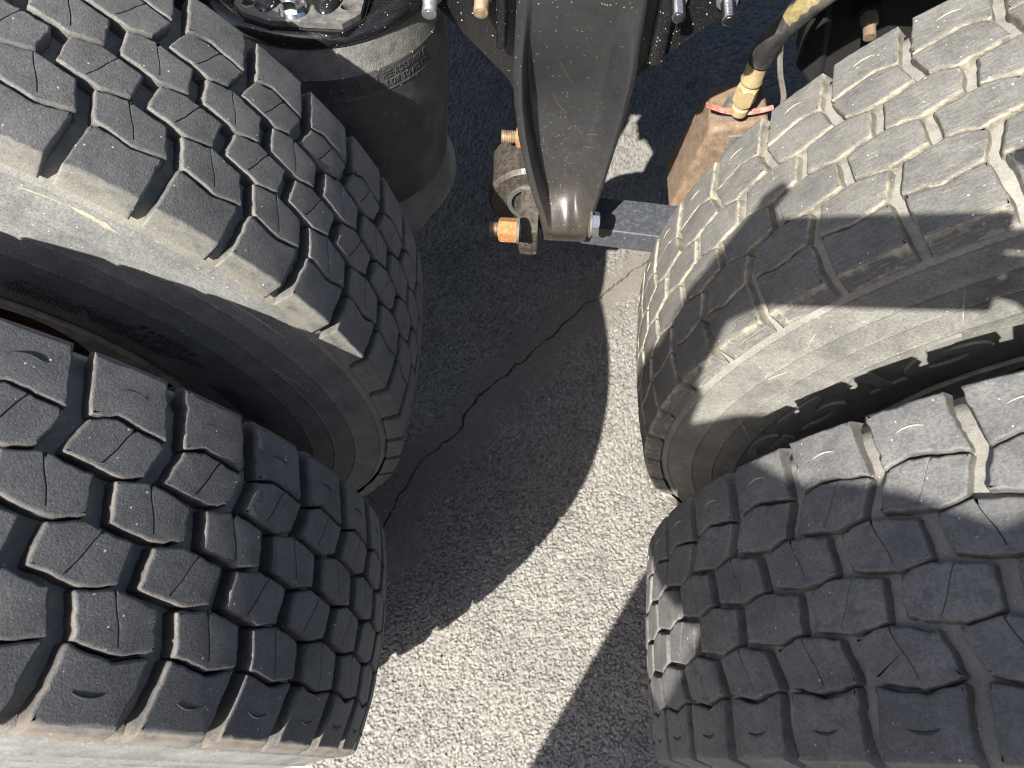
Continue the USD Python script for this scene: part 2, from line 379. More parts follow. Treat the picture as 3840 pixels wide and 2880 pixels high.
M['hair'] = simple('dark_hair', (0.02, 0.014, 0.01), rough=0.6, mottle=0.3, scale=200)
M['phone'] = simple('black_phone', (0.01, 0.01, 0.011), rough=0.2, mottle=0.05)

# ------------------------------------------------------------------ ground
CRACK = np.array([(-0.30, 0.16), (-0.243, 0.281), (-0.199, 0.39), (-0.133, 0.458), (-0.089, 0.549), (0.016, 0.654), (0.073, 0.727), (0.118, 0.778), (0.158, 0.805), (0.254, 0.901), (0.32, 0.972), (0.5, 1.15)])


def seg_dist(P, line):
    d = np.full(len(P), 9.0)
    side = np.zeros(len(P))
    for a, b in zip(line[:-1], line[1:]):
        ab = b - a
        t = np.clip(((P - a) @ ab) / (ab @ ab), 0, 1)
        q = a + t[:, None] * ab
        dd = np.linalg.norm(P - q, axis=1)
        s = np.sign(ab[0] * (P[:, 1] - a[1]) - ab[1] * (P[:, 0] - a[0]))
        m = dd < d
        d[m], side[m] = dd[m], s[m]
    return d, side


def build_ground():
    rng = np.random.default_rng(5)
    xs = np.concatenate([[-300, -60, -15, -5, -2, -1, -0.6], np.arange(-0.31, 0.31, 0.00125), np.arange(0.31, 0.46, 0.003), np.arange(0.46, 0.80, 0.008), [1, 2, 5, 15, 60, 300]])
    ys = np.concatenate([[-300, -60, -15, -5, -2, -1, -0.5], np.arange(-0.17, 0.36, 0.00125), np.arange(0.36, 0.95, 0.0022), np.arange(0.95, 2.0, 0.006), [2.2, 3, 5, 15, 60, 300]])
    X, Y = np.meshgrid(xs, ys)
    P = np.stack([X.ravel(), Y.ravel()], -1)
    inner = (P[:, 0] > -0.36) & (P[:, 0] < 0.80) & (P[:, 1] > -0.22) & (P[:, 1] < 2.0)
    # aggregate: scattered stones of 5 to 10 mm pressed into the binder
    area = [(-0.38, 0.82), (-0.24, 2.02)]
    n = int((area[0][1] - area[0][0]) * (area[1][1] - area[1][0]) / (0.0033 ** 2))
    S = np.stack([rng.uniform(*area[0], n), rng.uniform(*area[1], n)], -1)
    rad = rng.uniform(0.0013, 0.0030, n) * np.where(rng.random(n) < 0.035, 2.2, 1)
    hgt = rng.normal(0, 0.0004, n)
    tone = rng.random(n)
    tree = cKDTree(S)
    pi = P[inner]
    warp = np.stack([meshkit.fbm(np.c_[pi * 380, np.zeros(len(pi))], 3, 11), meshkit.fbm(np.c_[pi * 380, np.ones(len(pi))], 3, 12)], -1) - 0.5
    dist, idx = tree.query(pi + warp * 0.0022, k=4)
    best = np.full(len(pi), -0.0012)
    who = np.full(len(pi), -1)
    for k in range(4):
        dd = dist[:, k] / rad[idx[:, k]]
        h = np.where(dd < 1, hgt[idx[:, k]] + 0.0011 * np.sqrt(np.maximum(1 - dd ** 2, 0)) - 0.0006, -0.0012)
        m = h > best
        best[m], who[m] = h[m], idx[m, k]
    z = np.zeros(len(P)); stone = np.full(len(P), 0.5); seal = np.zeros(len(P)); crack = np.zeros(len(P))
    wob = (meshkit.fbm(np.c_[pi * 40, np.zeros(len(pi))], 4, 3) - 0.5) * 0.022
    wob2 = (meshkit.fbm(np.c_[pi * 40, np.ones(len(pi))], 4, 4) - 0.5) * 0.022
    dcr, side = seg_dist(pi + np.stack([wob, wob2], -1), CRACK)
    # sealed strip along the crack: mostly smooth, with stones poking out of it
    wide = 0.085 + 0.05 * (meshkit.fbm(np.c_[pi * 9, np.zeros(len(pi))], 3, 8) - 0.5)
    wside = np.where(side < 0, wide * 1.05, wide * 0.75)
    wside = wside * (0.35 + 1.3 * meshkit.fbm(np.c_[pi * 30, np.zeros(len(pi))], 4, 61))
    se = np.clip((wside - dcr) / 0.045, 0, 1)
    pop = (meshkit.fbm(np.c_[pi * 22, np.zeros(len(pi))], 4, 21) > 0.60) & (best > 0.0009)
    flat = 0.0012 + 0.0005 * (meshkit.fbm(np.c_[pi * 300, np.zeros(len(pi))], 3, 31) - 0.5)
    h = np.where(pop & (se > 0.1), best + 0.0012, best * (1 - se) + flat * se)
    cw = 0.0006 + 0.0022 * meshkit.fbm(np.c_[pi * 60, np.zeros(len(pi))], 3, 51)
    cr = np.clip(1 - dcr / cw, 0, 1)
    h = h - 0.007 * np.sqrt(cr)
    h += 0.0035 * (meshkit.fbm(np.c_[pi * 12, np.zeros(len(pi))], 3, 41) - 0.5)
    z[inner] = h - 0.001
    st = np.where(who >= 0, tone[np.maximum(who, 0)], 0.0)
    stone[inner] = np.where(who >= 0, 0.25 + 0.75 * st, 0.0)
    seal[inner] = se * np.where(pop, 0.0, 1.0)
    crack[inner] = cr
    V = np.c_[P, z]
    ny, nx = X.shape
    i = np.arange(ny * nx).reshape(ny, nx)
    F = np.stack([i[:-1, :-1].ravel(), i[:-1, 1:].ravel(), i[1:, 1:].ravel(), i[1:, :-1].ravel()], -1)
    nodes = {
        'g': ('geometry', {}),
        'st': ('attribute', {'attribute': 'stone'}), 'se': ('attribute', {'attribute': 'seal'}), 'cr': ('attribute', {'attribute': 'crack'}),
        'r': ('rgb_ramp', {'ramp': [(0.0, (0.105, 0.103, 0.099)), (0.24, (0.115, 0.113, 0.109)), (0.30, (0.145, 0.142, 0.136)), (0.75, (0.185, 0.18, 0.17)), (0.93, (0.225, 0.217, 0.2)), (1.0, (0.30, 0.285, 0.26))]}),
        'n': ('noise_texture', {'scale': 900.0, 'detail': 4.0}),
        'nr': ('rgb_ramp', {'ramp': [(0.3, (0.86, 0.855, 0.83)), (0.7, (1.18, 1.155, 1.11))]}),
        'm': ('mix_color', {'blend_type': 'multiply', 'fac': 1.0}),
        'n2': ('noise_texture', {'scale': 8.0, 'detail': 7.0, 'roughness': 0.65}),
        'r2': ('rgb_ramp', {'ramp': [(0.28, (0.76, 0.76, 0.77)), (0.5, (1.0, 0.99, 0.98)), (0.72, (1.14, 1.12, 1.08))]}),
        'm2': ('mix_color', {'blend_type': 'multiply', 'fac': 1.0}),
        'ms': ('mix_color', {'blend_type': 'mix', 'b': (0.128, 0.113, 0.094)}),
        'sf': ('math', {'math_type': 'multiply', 'value2': 0.70}),
        'mc': ('mix_color', {'blend_type': 'mix', 'b': (0.012, 0.011, 0.010)}),
        'nb': ('noise_texture', {'scale': 1200.0, 'detail': 3.0}), 'bp': ('bump', {'strength': 0.5, 'distance': 0.0005}),
        'p': ('principled_bsdf', {'roughness': 0.72, 'specular_ior_level': 0.4})}
    links = [('st.fac', 'r.fac'), ('g.position', 'n.vector'), ('n.fac', 'nr.fac'), ('r.color', 'm.a'), ('nr.color', 'm.b'), ('g.position', 'n2.vector'), ('n2.fac', 'r2.fac'),
             ('m.result', 'm2.a'), ('r2.color', 'm2.b'), ('m2.result', 'ms.a'), ('se.fac', 'sf.value1'), ('sf.value', 'ms.fac'), ('ms.result', 'mc.a'), ('cr.fac', 'mc.fac'), ('mc.result', 'p.base_color'),
             ('g.position', 'nb.vector'), ('nb.fac', 'bp.height'), ('bp.normal', 'p.normal')]
    mat = usdkit.material(stage, L + 'asphalt', nodes, links, surface='p.BSDF')
    raw('ground', V, F, vnormals(V, F), mat, None, {'stone': stone, 'seal': seal, 'crack': crack}, kind='structure')


build_ground()
rngg = np.random.default_rng(77)
grit = []
for _ in range(260):
    m_ = trimesh.creation.icosphere(0, 1.0)
    m_.vertices *= 1 + rngg.uniform(-0.25, 0.25, (len(m_.vertices), 1))
    m_.apply_scale(np.array([1, rngg.uniform(0.6, 1), rngg.uniform(0.5, 0.8)]) * rngg.uniform(0.0008, 0.0024) * (1.8 if rngg.random() < 0.04 else 1))
    m_.apply_transform(trimesh.transformations.rotation_matrix(rngg.uniform(0, 6.28), [0, 0, 1]))
    t_ = rngg.uniform(-0.2, 1.15)
    x_, y_ = (rngg.uniform(-0.25, 0.28), t_) if rngg.random() < 0.55 else (np.interp(t_, CRACK[:, 1], CRACK[:, 0]) + rngg.normal(0.02, 0.04), t_)
    m_.apply_translation([x_, y_, 0.0012])
    grit.append(m_)
gm = usdkit.material(stage, L + 'grit_look', {'i': ('geometry', {}), 'r': ('rgb_ramp', {'ramp': [(0.0, (0.12, 0.11, 0.10)), (0.6, (0.27, 0.25, 0.22)), (0.9, (0.42, 0.40, 0.36)), (1.0, (0.40, 0.26, 0.14))]}), 'p': ('principled_bsdf', {'roughness': 0.8})},
                     [('i.random_per_island', 'r.fac'), ('r.color', 'p.base_color')], surface='p.BSDF')
tag(obj('grit', trimesh.util.concatenate(grit), gm), 'loose pale grit scattered over the asphalt and along its crack', 'grit', kind='stuff')

# ------------------------------------------------------------------ wheels
R0 = 0.5215
CROWN = 2.0
AX = 0.505


def crown(v):
    return R0 - np.asarray(v) ** 2 / CROWN


def resample(poly, n):
    c = np.array(poly.exterior.coords)[:-1]
    if Polygon(c).exterior.is_ccw is False:
        c = c[::-1]
    ring = LineString(np.vstack([c, c[:1]]))
    return np.array([ring.interpolate(t, normalized=True).coords[0] for t in np.linspace(0, 1, n, endpoint=False)])


def poly_normals(p):
    e1 = p - np.roll(p, 1, 0)
    e2 = np.roll(p, -1, 0) - p
    e1 /= np.maximum(np.linalg.norm(e1, axis=1, keepdims=True), 1e-9)
    e2 /= np.maximum(np.linalg.norm(e2, axis=1, keepdims=True), 1e-9)
    t = e1 + e2
    t /= np.maximum(np.linalg.norm(t, axis=1, keepdims=True), 1e-9)
    return np.stack([t[:, 1], -t[:, 0]], -1)


def block_outline(row, hw, mir):
    """Hexagonal tread block outline in metres about its centre (u along the tread, v across it, the shoulders in absolute v)."""
    g = 0.0017
    if row in 'ABCD':
        sl = {'A': -0.33, 'B': 0.06, 'C': -0.16, 'D': 0.33}[row]
        hc, ha = 0.0152 - g, 0.0212 - g
        ax = -0.006
        pts = [(-hw + sl * hc, hc), (ax, ha), (hw + sl * hc, hc), (hw - sl * hc, -hc), (-ax, -ha), (-hw - sl * hc, -hc)]
        if mir:
            pts = [(-u, v) for u, v in pts]
        return pts[::-1] if not mir else pts
    if row == 'I':     # shoulder on the far side
        sl = -0.18
        v0, va, v1 = 0.0688 + g, 0.0748 + g, 0.117
        c = 0.093
        pts = [(-hw + sl * (v1 - c), v1), (-hw + sl * (v0 - c), v0), (-0.006, va), (hw + sl * (v0 - c), v0), (hw + sl * (v1 - c), v1)]
    else:              # shoulder on the near side
        sl = 0.12
        v0, va, v1 = -0.0688 - g, -0.0748 - g, -0.1135
        c = -0.093
        pts = [(hw + sl * (v1 - c), v1), (hw + sl * (v0 - c), v0), (0.006, va), (-hw + sl * (v0 - c), v0), (-hw + sl * (v1 - c), v1)]
    if mir:
        pts = [(-u, v) for u, v in pts][::-1]
    return pts


def pol(u, v, r, ph):
    th = ph + u / 0.52
    return np.stack([r * np.sin(th), v, AX + r * np.cos(th)], -1)


def ear(p):
    """Triangulates a simple counter-clockwise polygon, keeping every corner."""
    t = np.asarray(m3.triangulate([p], 1e-9, False))
    if len(t) != len(p) - 2:
        t = np.asarray(trimesh.creation.triangulate_polygon(Polygon(p), engine='earcut')[1])
    return t


def carcass_profile(depth):
    """Half section (v, r) from the tread centre to the bead."""
    d = depth
    P = [(0.0, R0 - d), (0.05, crown(0.05) - d), (0.085, crown(0.085) - d), (0.100, crown(0.1) - d - 0.001), (0.109, crown(0.109) - d - 0.004), (0.1140, 0.4975 - d * 0.25), (0.1180, 0.4905),
         (0.1204, 0.4880), (0.1220, 0.4865), (0.1220, 0.4850), (0.1210, 0.4838), (0.1268, 0.4640), (0.1290, 0.4575), (0.1306, 0.4560), (0.1306, 0.4540), (0.1296, 0.4530), (0.1322, 0.4400), (0.1336, 0.4310), (0.1350, 0.4300), (0.1350, 0.4285), (0.1340, 0.4275), (0.1370, 0.4150),
         (0.1386, 0.4050), (0.1396, 0.4040), (0.1396, 0.4020), (0.1386, 0.4010), (0.1394, 0.3850), (0.1394, 0.3650), (0.1372, 0.3470), (0.1325, 0.3230), (0.1258, 0.3020), (0.1266, 0.3010), (0.1250, 0.2980), (0.1180, 0.2850), (0.1110, 0.2770), (0.1030, 0.2720)]
    return np.array(P)


def make_wheel(name, label, xc, yc, uA, N, mir, depth, gap, tread, side, seed, facing, sipe_gap, draft, mark, group):
    rng = np.random.default_rng(seed)
    w = thing(name, label, 'truck wheel', (xc, yc, 0), group=group)
    pitch = 2 * math.pi * 0.52 / N
    hw = (pitch - gap) / 2
    ph0 = uA / 0.52
    # ---- carcass with sidewalls
    half = carcass_profile(depth)
    prof = np.vstack([half[::-1] * [1, 1], (half[1:] * [-1, 1])])
    # finer sampling so that the moulded lines stay crisp
    nseg = 320
    th = np.linspace(0, 2 * np.pi, nseg, endpoint=False)
    V = np.array([[r * math.sin(t), v, AX + r * math.cos(t)] for t in th for v, r in prof])
    npf = len(prof)
    i = np.arange(nseg * npf).reshape(nseg, npf)
    j = np.roll(i, -1, 0)
    F = np.stack([i[:, :-1].ravel(), j[:, :-1].ravel(), j[:, 1:].ravel(), i[:, 1:].ravel()], -1)
    c = V[F[0]].mean(0) - [0, 0, AX]
    NV = vnormals(V, F)
    k0 = npf // 2
    if NV[k0] @ (V[k0] - [0, 0, AX]) < 0:
        F = F[:, ::-1]; NV = -NV
    r_ = np.hypot(V[:, 0], V[:, 2] - AX)
    dust = np.clip((r_ - 0.474) / 0.010, 0, 1) * np.clip((0.505 - r_) / 0.02, 0, 1) * 0.36
    for rr in (0.455, 0.4293, 0.403):
        dust = np.maximum(dust, 0.42 * np.exp(-((r_ - rr) / 0.003) ** 2))
    deep = np.clip((r_ - 0.486) / 0.006, 0, 1)
    arc = np.tile(np.concatenate([[0], np.cumsum(np.linalg.norm(np.diff(prof, axis=0), axis=1))]), nseg)
    tuv = np.c_[np.repeat(th * 0.4, npf), arc, np.zeros(len(V))]
    V2 = V.copy(); V2[:, 2] = np.maximum(V2[:, 2], 0.0015)
    raw('tyre', V2, F, NV, side, w, {'dust': dust, 'deep': deep}, {'tuv': tuv})
    # ---- tread blocks, one part each
    rows = [('O', 0.0, 0.0), ('A', -0.054, 0.0), ('B', -0.018, 0.5), ('C', 0.018, 0.0), ('D', 0.054, 0.5), ('I', 0.0, 0.5)]
    prot, tris, tubes = {}, 0, {}
    hid_v, hid_f, hid_n, hid_d, hid_e, hid_t, off = [], [], [], [], [], [], 0
    for row, vc, shift in rows:
        outl = np.array(block_outline(row, hw, mir))
        base = Polygon(outl).buffer(0)
        base = base.buffer(-0.0012, join_style=1).buffer(0.0012, join_style=1)
        pc = base
        if row in 'ABCD' and sipe_gap > 0:      # a sipe: a fine slit from one edge most of the way across
            sl = {'A': -0.42, 'B': 0.45, 'C': -0.36, 'D': 0.48}[row] * (-1 if mir else 1)
            ln = [(sl * t, t) for t in np.linspace(0.03, -0.0135, 9)]
            ln = [(u + 0.0005 * math.sin(i * 1.3), t) for i, (u, t) in enumerate(ln)]
            if row in 'BD' and not mir:
                ln = [(u, t) for u, t in ln]
            pc = base.difference(LineString(ln).buffer(sipe_gap / 2, cap_style=2))
            if pc.geom_type != 'Polygon':
                pc = base
        cc_ = np.array(pc.simplify(0.00008).exterior.coords)[:-1]
        if not Polygon(cc_).exterior.is_ccw:
            cc_ = cc_[::-1]
        dens = []
        for i_ in range(len(cc_)):
            a_, b_ = cc_[i_], cc_[(i_ + 1) % len(cc_)]
            m_ = max(1, int(np.linalg.norm(b_ - a_) / 0.0042))
            dens += [a_ + (b_ - a_) * t_ / m_ for t_ in range(m_)]
        p_fine = [dens[0]]
        for q_ in dens[1:]:
            if np.linalg.norm(q_ - p_fine[-1]) > 0.00022:
                p_fine.append(q_)
        p_fine = np.array(p_fine)
        inside = np.array([base.exterior.distance(Point(*q_)) for q_ in p_fine])
        p_low = resample(base, 14)
        tri_fine, tri_low = ear(p_fine), ear(p_low)
        for k in range(N):
            ph = ph0 + (k + shift) * pitch / 0.52
            ph = (ph + math.pi) % (2 * math.pi) - math.pi
            Vs, Fs, Ns, Ds, Es, Ts, o = [], [], [], [], [], [], 0
            tall = rng.normal(0, 0.0003)
            tilt = rng.normal(0, 0.006, 2)
            seen = -0.15 < facing * ph < 2.05
            for _ in (0,):
                p = (p_fine if seen else p_low).copy()
                n = len(p)
                edge_d = inside if seen else np.zeros(n)
                nn = poly_normals(p)
                if seen:      # worn, slightly scalloped edges, here and there a chip
                    w1 = meshkit.noise(np.c_[p * 160, np.full(n, k * 3.7 + seed)], 1) - 0.5
                    w2 = meshkit.noise(np.c_[p * 420, np.full(n, k * 5.1 + seed)], 2) - 0.5
                    chip = np.clip(meshkit.noise(np.c_[p * 210, np.full(n, k * 7.3 + seed)], 3) - 0.84, 0, 1) * 0.016
                    p = p + nn * ((w1 * 0.0022 + w2 * 0.0012 - chip) * np.where(edge_d > 0.0006, 0.0, 1.0))[:, None]
                cen = p.mean(0)
                p_abs = p + [0, vc]
                ca = cen + [0, vc]
                outer = (p_abs[:, 1] > 0.1155) | (p_abs[:, 1] < -0.1120)
                bev = 0.0009
                sf = np.where(edge_d > 0.0006, 0.12, 1.0)     # faces along the sipe stay sharp and close together
                rings = []
                nor3 = lambda q: q
                rt = lambda q: crown(q[:, 1]) + tall + (q - ca) @ tilt
                # (plan offset, drop below the top, outward share of the normal, dust, deep)
                for off_, drop, out, du, de in ((-bev * 2.4, 0.00005, 0.04, 0.0, 0), (-bev * 0.8, 0.00030, 0.40, 0.22, 0), (0, 0.0013, 0.94, 0.72, 0.0), (draft * 0.4, 0.0045, 1.0, 0.45, 0.30), (draft, depth + 0.002, 1.0, 0.40, 1.0)):
                    q = (ca + (p_abs - ca) * 0.55) if off_ is None else p_abs + nn * (off_ * np.where(sf < 1, 0.0 if off_ > 0 else 0.16, 1.0))[:, None]
                    q = q.copy()
                    rr = rt(q) - drop
                    if row in 'OI' and off_ is not None and off_ >= 0:
                        s = np.sign(ca[1])
                        if drop < 0.003:
                            q[outer, 1] = s * (0.1176 if s > 0 else 0.1142)
                        elif drop < 0.006:
                            q[outer, 1] = s * (0.1195 if s > 0 else 0.1172); rr = np.where(outer, 0.5050, rr)
                        else:
                            q[outer, 1] = s * (0.1215 if s > 0 else 0.1204); rr = np.where(outer, 0.4945, rr)
                    P3 = pol(q[:, 0], q[:, 1], rr, ph)
                    thv = ph + q[:, 0] / 0.52
                    er = np.stack([np.sin(thv), 0 * thv, np.cos(thv)], -1)
                    eu = np.stack([np.cos(thv), 0 * thv, -np.sin(thv)], -1)
                    ev = np.array([0, 1.0, 0])
                    o3 = eu * nn[:, :1] + ev * nn[:, 1:]
                    nv = er * (1 - out) + o3 * out
                    if row in 'OI' and drop > 0.003:
                        nv = np.where(outer[:, None], er * 0.35 + o3 * 0.9, nv)
                        duo = np.where(outer, (0.62 if drop < 0.006 else 0.95) * (1.0 if facing > 0 else 0.45), du)
                        deo = np.where(outer, 0.0, de)
                    else:
                        duo, deo = np.full(len(q), du), np.full(len(q), de)
                    nv /= np.linalg.norm(nv, axis=1, keepdims=True)
                    rings.append((P3, nv, duo * sf, deo, np.c_[(ph * 0.52 + q[:, 0]), q[:, 1], 0 * rr]))
                c3 = pol(np.array([ca[0]]), np.array([ca[1]]), rt(ca[None]), ph)
                cn = np.array([[math.sin(ph + ca[0] / 0.52), 0, math.cos(ph + ca[0] / 0.52)]])
                Vp = np.vstack([c3] + [x[0] for x in rings]); Np = np.vstack([cn] + [x[1] for x in rings])
                Dp = np.concatenate([[0.0]] + [x[2] for x in rings]); Ep = np.concatenate([[0.0]] + [x[3] for x in rings])
                Tp = np.vstack([[[ph * 0.52 + ca[0], ca[1], 0]]] + [x[4] for x in rings])
                a = np.arange(n); b = (a + 1) % n
                tri_ = tri_fine if seen else tri_low
                Fp = [1 + tri_]
                for q in range(len(rings) - 1):
                    s0, s1 = 1 + q * n, 1 + (q + 1) * n
                    Fp += [np.stack([s0 + a, s1 + a, s1 + b], -1), np.stack([s0 + a, s1 + b, s0 + b], -1)]
                Fp = np.vstack(Fp)
                Vs.append(Vp); Fs.append(Fp + o); Ns.append(Np); Ds.append(Dp); Es.append(Ep); Ts.append(Tp); o += len(Vp)
            Vb = np.vstack(Vs); Vb[:, 2] = np.maximum(Vb[:, 2], 0.0008 + 0.0001 * (k % 5))
            args = (Vb, np.vstack(Fs), np.vstack(Ns), np.concatenate(Ds), np.concatenate(Es), np.vstack(Ts))
            if seen:
                bl = raw('tread_block', args[0], args[1], args[2], tread, w, {'dust': args[3], 'deep': args[4]}, {'tuv': args[5]})
                if row in mark:   # wear mark moulded in the shoulder block: a short curved stroke
                    s = 1 if row == 'I' else -1
                    us = np.linspace(-0.010, 0.010, 9)
                    dv = (0.0025 * (us / 0.010) ** 2) if row == 'O' else -(0.0025 * (us / 0.010) ** 2)
                    vv = s * 0.098 + dv + (0.0 if row == 'O' else 0.0)
                    uu = us + rng.normal(0, 0.0012)
                    A = pol(uu, vv, crown(vv) + tall + 0.0001, ph)
                    obj('wear_mark', tube(A, np.array([0.0003, 0.0010, 0.0012, 0.0010, 0.0003]) * (0.6 if row == 'I' else 1.0), 6, 2), M[mark[row]], bl, smooth=True)
            else:
                hid_v.append(args[0]); hid_f.append(args[1] + off); hid_n.append(args[2]); hid_d.append(args[3]); hid_e.append(args[4]); hid_t.append(args[5]); off += len(args[0])
    raw('tread_blocks_out_of_view', np.vstack(hid_v), np.vstack(hid_f), np.vstack(hid_n), tread, w, {'dust': np.concatenate(hid_d), 'deep': np.concatenate(hid_e)}, {'tuv': np.vstack(hid_t)}, kind='stuff')
    # ---- rim: a flange, a barrel and a dished disc with hand holes
    rim = lathe([(0.296, -0.100), (0.303, -0.111), (0.3045, -0.116), (0.300, -0.1185), (0.294, -0.117), (0.288, -0.108), (0.281, -0.098), (0.274, -0.088), (0.268, -0.05), (0.262, 0.0), (0.268, 0.05), (0.274, 0.088), (0.284, 0.100), (0.300, 0.1185), (0.3045, 0.116), (0.296, 0.100), (0.262, 0.03), (0.256, -0.03), (0.296, -0.100)], 128)
    rim.apply_scale([0.915, 0.915, 1.0])
    rim.apply_transform(trimesh.geometry.align_vectors([0, 0, 1], [0, 1, 0])); rim.apply_translation([0, 0, AX])
    rim.fix_normals()
    rp = obj('rim', rim, M['rim'], w, smooth=35)
    disc = m3.Manifold.cylinder(0.012, 0.249, 0.249, 96) - m3.Manifold.cylinder(0.05, 0.11, 0.11, 48).translate((0, 0, -0.02))
    for a in range(10):
        t = math.radians(36 * a + 11)
        disc -= m3.Manifold.cylinder(0.05, 0.028, 0.028, 28).translate((0.190 * math.cos(t), 0.190 * math.sin(t), -0.02))
    d = tm(disc); d.apply_transform(trimesh.geometry.align_vectors([0, 0, 1], [0, 1, 0])); d.apply_translation([0, -0.045, AX])
    obj('disc', d, M['rim'], rp)
    dr = lathe([(0.0, 0.0), (0.220, 0.0), (0.228, 0.012), (0.228, 0.15), (0.0, 0.15)], 64)
    dr.apply_transform(trimesh.geometry.align_vectors([0, 0, 1], [0, 1, 0])); dr.apply_translation([0, 0.004, AX])
    obj('brake_drum', dr, M['rust'], w, smooth=35)
    return w


def wheel_point(r, th, y):
    return np.array([r * math.sin(th), y, AX + r * math.cos(th)])


half_dbg = carcass_profile(0.01)


def side_y(r):
    """Depth of the near sidewall surface at radius r."""
    P = half_dbg[6:]
    return -np.interp(-np.asarray(r), -P[:, 1], P[:, 0])


XL, XR, DS = -0.6671, 0.6671, 0.3602
RI = make_wheel('rear_inner_wheel', 'pale dusty inner rear tyre with cream dirt filling its tread grooves', XR, DS + 0.0077, -0.389, 46, True, 0.0090, 0.0120, M['rub_rear_inner'], M['side_rear'], 3, -1, 0.0, 0.0022, {'I': 'dust_mark'}, None)
RO = make_wheel('rear_outer_wheel', 'near right outer rear tyre, grey worn blocks with thin sipes, mostly in shadow', XR, 0.0077, -0.490, 48, False, 0.0095, 0.0120, M['rub_rear_outer'], M['side_rear'], 4, -1, 0.0005, 0.0010, {'O': 'dark_mark', 'I': 'dust_mark'}, None)
LI = make_wheel('front_inner_wheel', 'inner front tyre beside the air spring, deep grooves and grey sunlit sidewall', XL, DS, 0.379, 49, False, 0.0150, 0.0126, M['rub_front_inner'], M['side_front'], 1, 1, 0.0007, 0.0012, {}, None)
CROWN = 1.05      # this tyre is rounder across its tread
LO = make_wheel('front_outer_wheel', 'near left outer front tyre, blue black rubber with brown dirt in deep grooves', XL, 0.0, 0.480, 48, False, 0.0150, 0.0145, M['rub_front_outer'], M['side_front'], 2, 1, 0.0007, 0.0012, {'O': 'dark_mark', 'I': 'dark_mark'}, None)


CROWN = 2.0


# moulded size lettering on the pale sidewall
def sidewall_glyph(ch, wid, r0, r1, thc, name, parent, mat, depth=0.0016, outline=True):
    g = meshkit.text_mesh(ch, 1.0, 1.0, bold=True)
    g = g.subdivide_to_size(0.12) if hasattr(g, 'subdivide_to_size') else g
    v = g.vertices.copy()
    lo, hi = v.min(0), v.max(0)
    a = (v[:, 0] - lo[0]) / (hi[0] - lo[0]) - 0.5
    b = (v[:, 1] - lo[1]) / (hi[1] - lo[1])
    r = r0 + (r1 - r0) * b
    th = math.radians(thc) + a * wid / (0.5 * (r0 + r1))
    y = side_y(r) + 0.0004 - v[:, 2] * depth + 0.0
    out = np.stack([r * np.sin(th), y, AX + r * np.cos(th)], -1)
    m = trimesh.Trimesh(out, g.faces, process=False)
    m.fix_normals()
    return obj(name, m, mat, parent)


for ch, wid, thc in (('G', 0.075, -88.5), ('3', 0.072, -74.0), ('1', 0.042, -61.5), ('6', 0.078, -51.5)):
    sidewall_glyph(ch, wid, 0.352, 0.399, thc, 'moulded_letter', RI, M['letter_rear'], 0.0034)
for ch, thc in (('L', -41.5), ('H', -38.5), ('T', -35.5)):
    sidewall_glyph(ch, 0.013, 0.338, 0.354, thc, 'moulded_letter', RI, M['letter_rear'], 0.0016)
# small moulded text on the front inner sidewall: a heading and lines too small to read
for i, ch in enumerate('WARNING'):
    sidewall_glyph(ch, 0.0062, 0.3745, 0.3830, 54.0 + i * 1.35, 'moulded_letter', LI, M['letter'], 0.0010)
rng = np.random.default_rng(9)
ticks = []
for row in range(7):
    r = 0.3700 - 0.0044 * row
    for a in np.arange(37.0 + rng.uniform(0, 2), 66.0 - row * 0.8, 0.55):
        if rng.random() < 0.22:
            continue
        t = math.radians(a)
        b = trimesh.creation.box((0.0017 * rng.uniform(0.5, 1), 0.0014, 0.0028 * rng.uniform(0.6, 1)))
        b.apply_transform(trimesh.transformations.rotation_matrix(t, [0, 1, 0]))
        b.apply_translation([r * math.sin(t), float(side_y(r)) - 0.0002, AX + r * math.cos(t)])
        ticks.append(b)
obj('fine_moulded_relief', trimesh.util.concatenate(ticks), M['letter'], LI, kind='stuff')
# ribbed moulded panel
for i in range(26):
    a0, a1 = math.radians(71.5 + i * 0.55), math.radians(71.5 + i * 0.55 + 1.6)
    rr = np.linspace(0.340, 0.366, 6)
    tt = np.linspace(a0, a1, 6)
    pts = np.stack([rr * np.sin(tt), side_y(rr) - 0.0004, AX + rr * np.cos(tt)], -1)
    obj('moulded_rib', tube(pts, 0.0008, 5, 1), M['letter'], LI, smooth=True)

# dried scrape marks on the sidewalls: thin skins with a ragged outline
def scuff(parent, r0, a0, r1, a1, wid, seed):
    V_, F_ = [], []
    n_ = 26
    for i_ in range(n_):
        t_ = i_ / (n_ - 1)
        r_, a_ = r0 + (r1 - r0) * t_, math.radians(a0 + (a1 - a0) * t_)
        w_ = wid * math.sin(math.pi * min(1, t_ * 1.02 + 0.01)) ** 0.7 * (0.35 + 1.1 * float(meshkit.noise(np.array([[t_ * 9, seed, 0.5]]), seed)[0]))
        r_ += wid * 0.8 * (float(meshkit.noise(np.array([[t_ * 5, seed, 7.5]]), seed)[0]) - 0.5)
        for s_ in (-1, 0, 1):
            rr = r_ + s_ * w_
            V_.append((rr * math.sin(a_), float(side_y(rr)) - (0.0009 if s_ == 0 else 0.0003), AX + rr * math.cos(a_)))
    for i_ in range(n_ - 1):
        for s_ in (0, 1):
            F_.append((i_ * 3 + s_, (i_ + 1) * 3 + s_, (i_ + 1) * 3 + s_ + 1, i_ * 3 + s_ + 1))
    obj('scrape_mark', (np.array(V_), np.array(F_)), M['scrape'], parent, smooth=True)


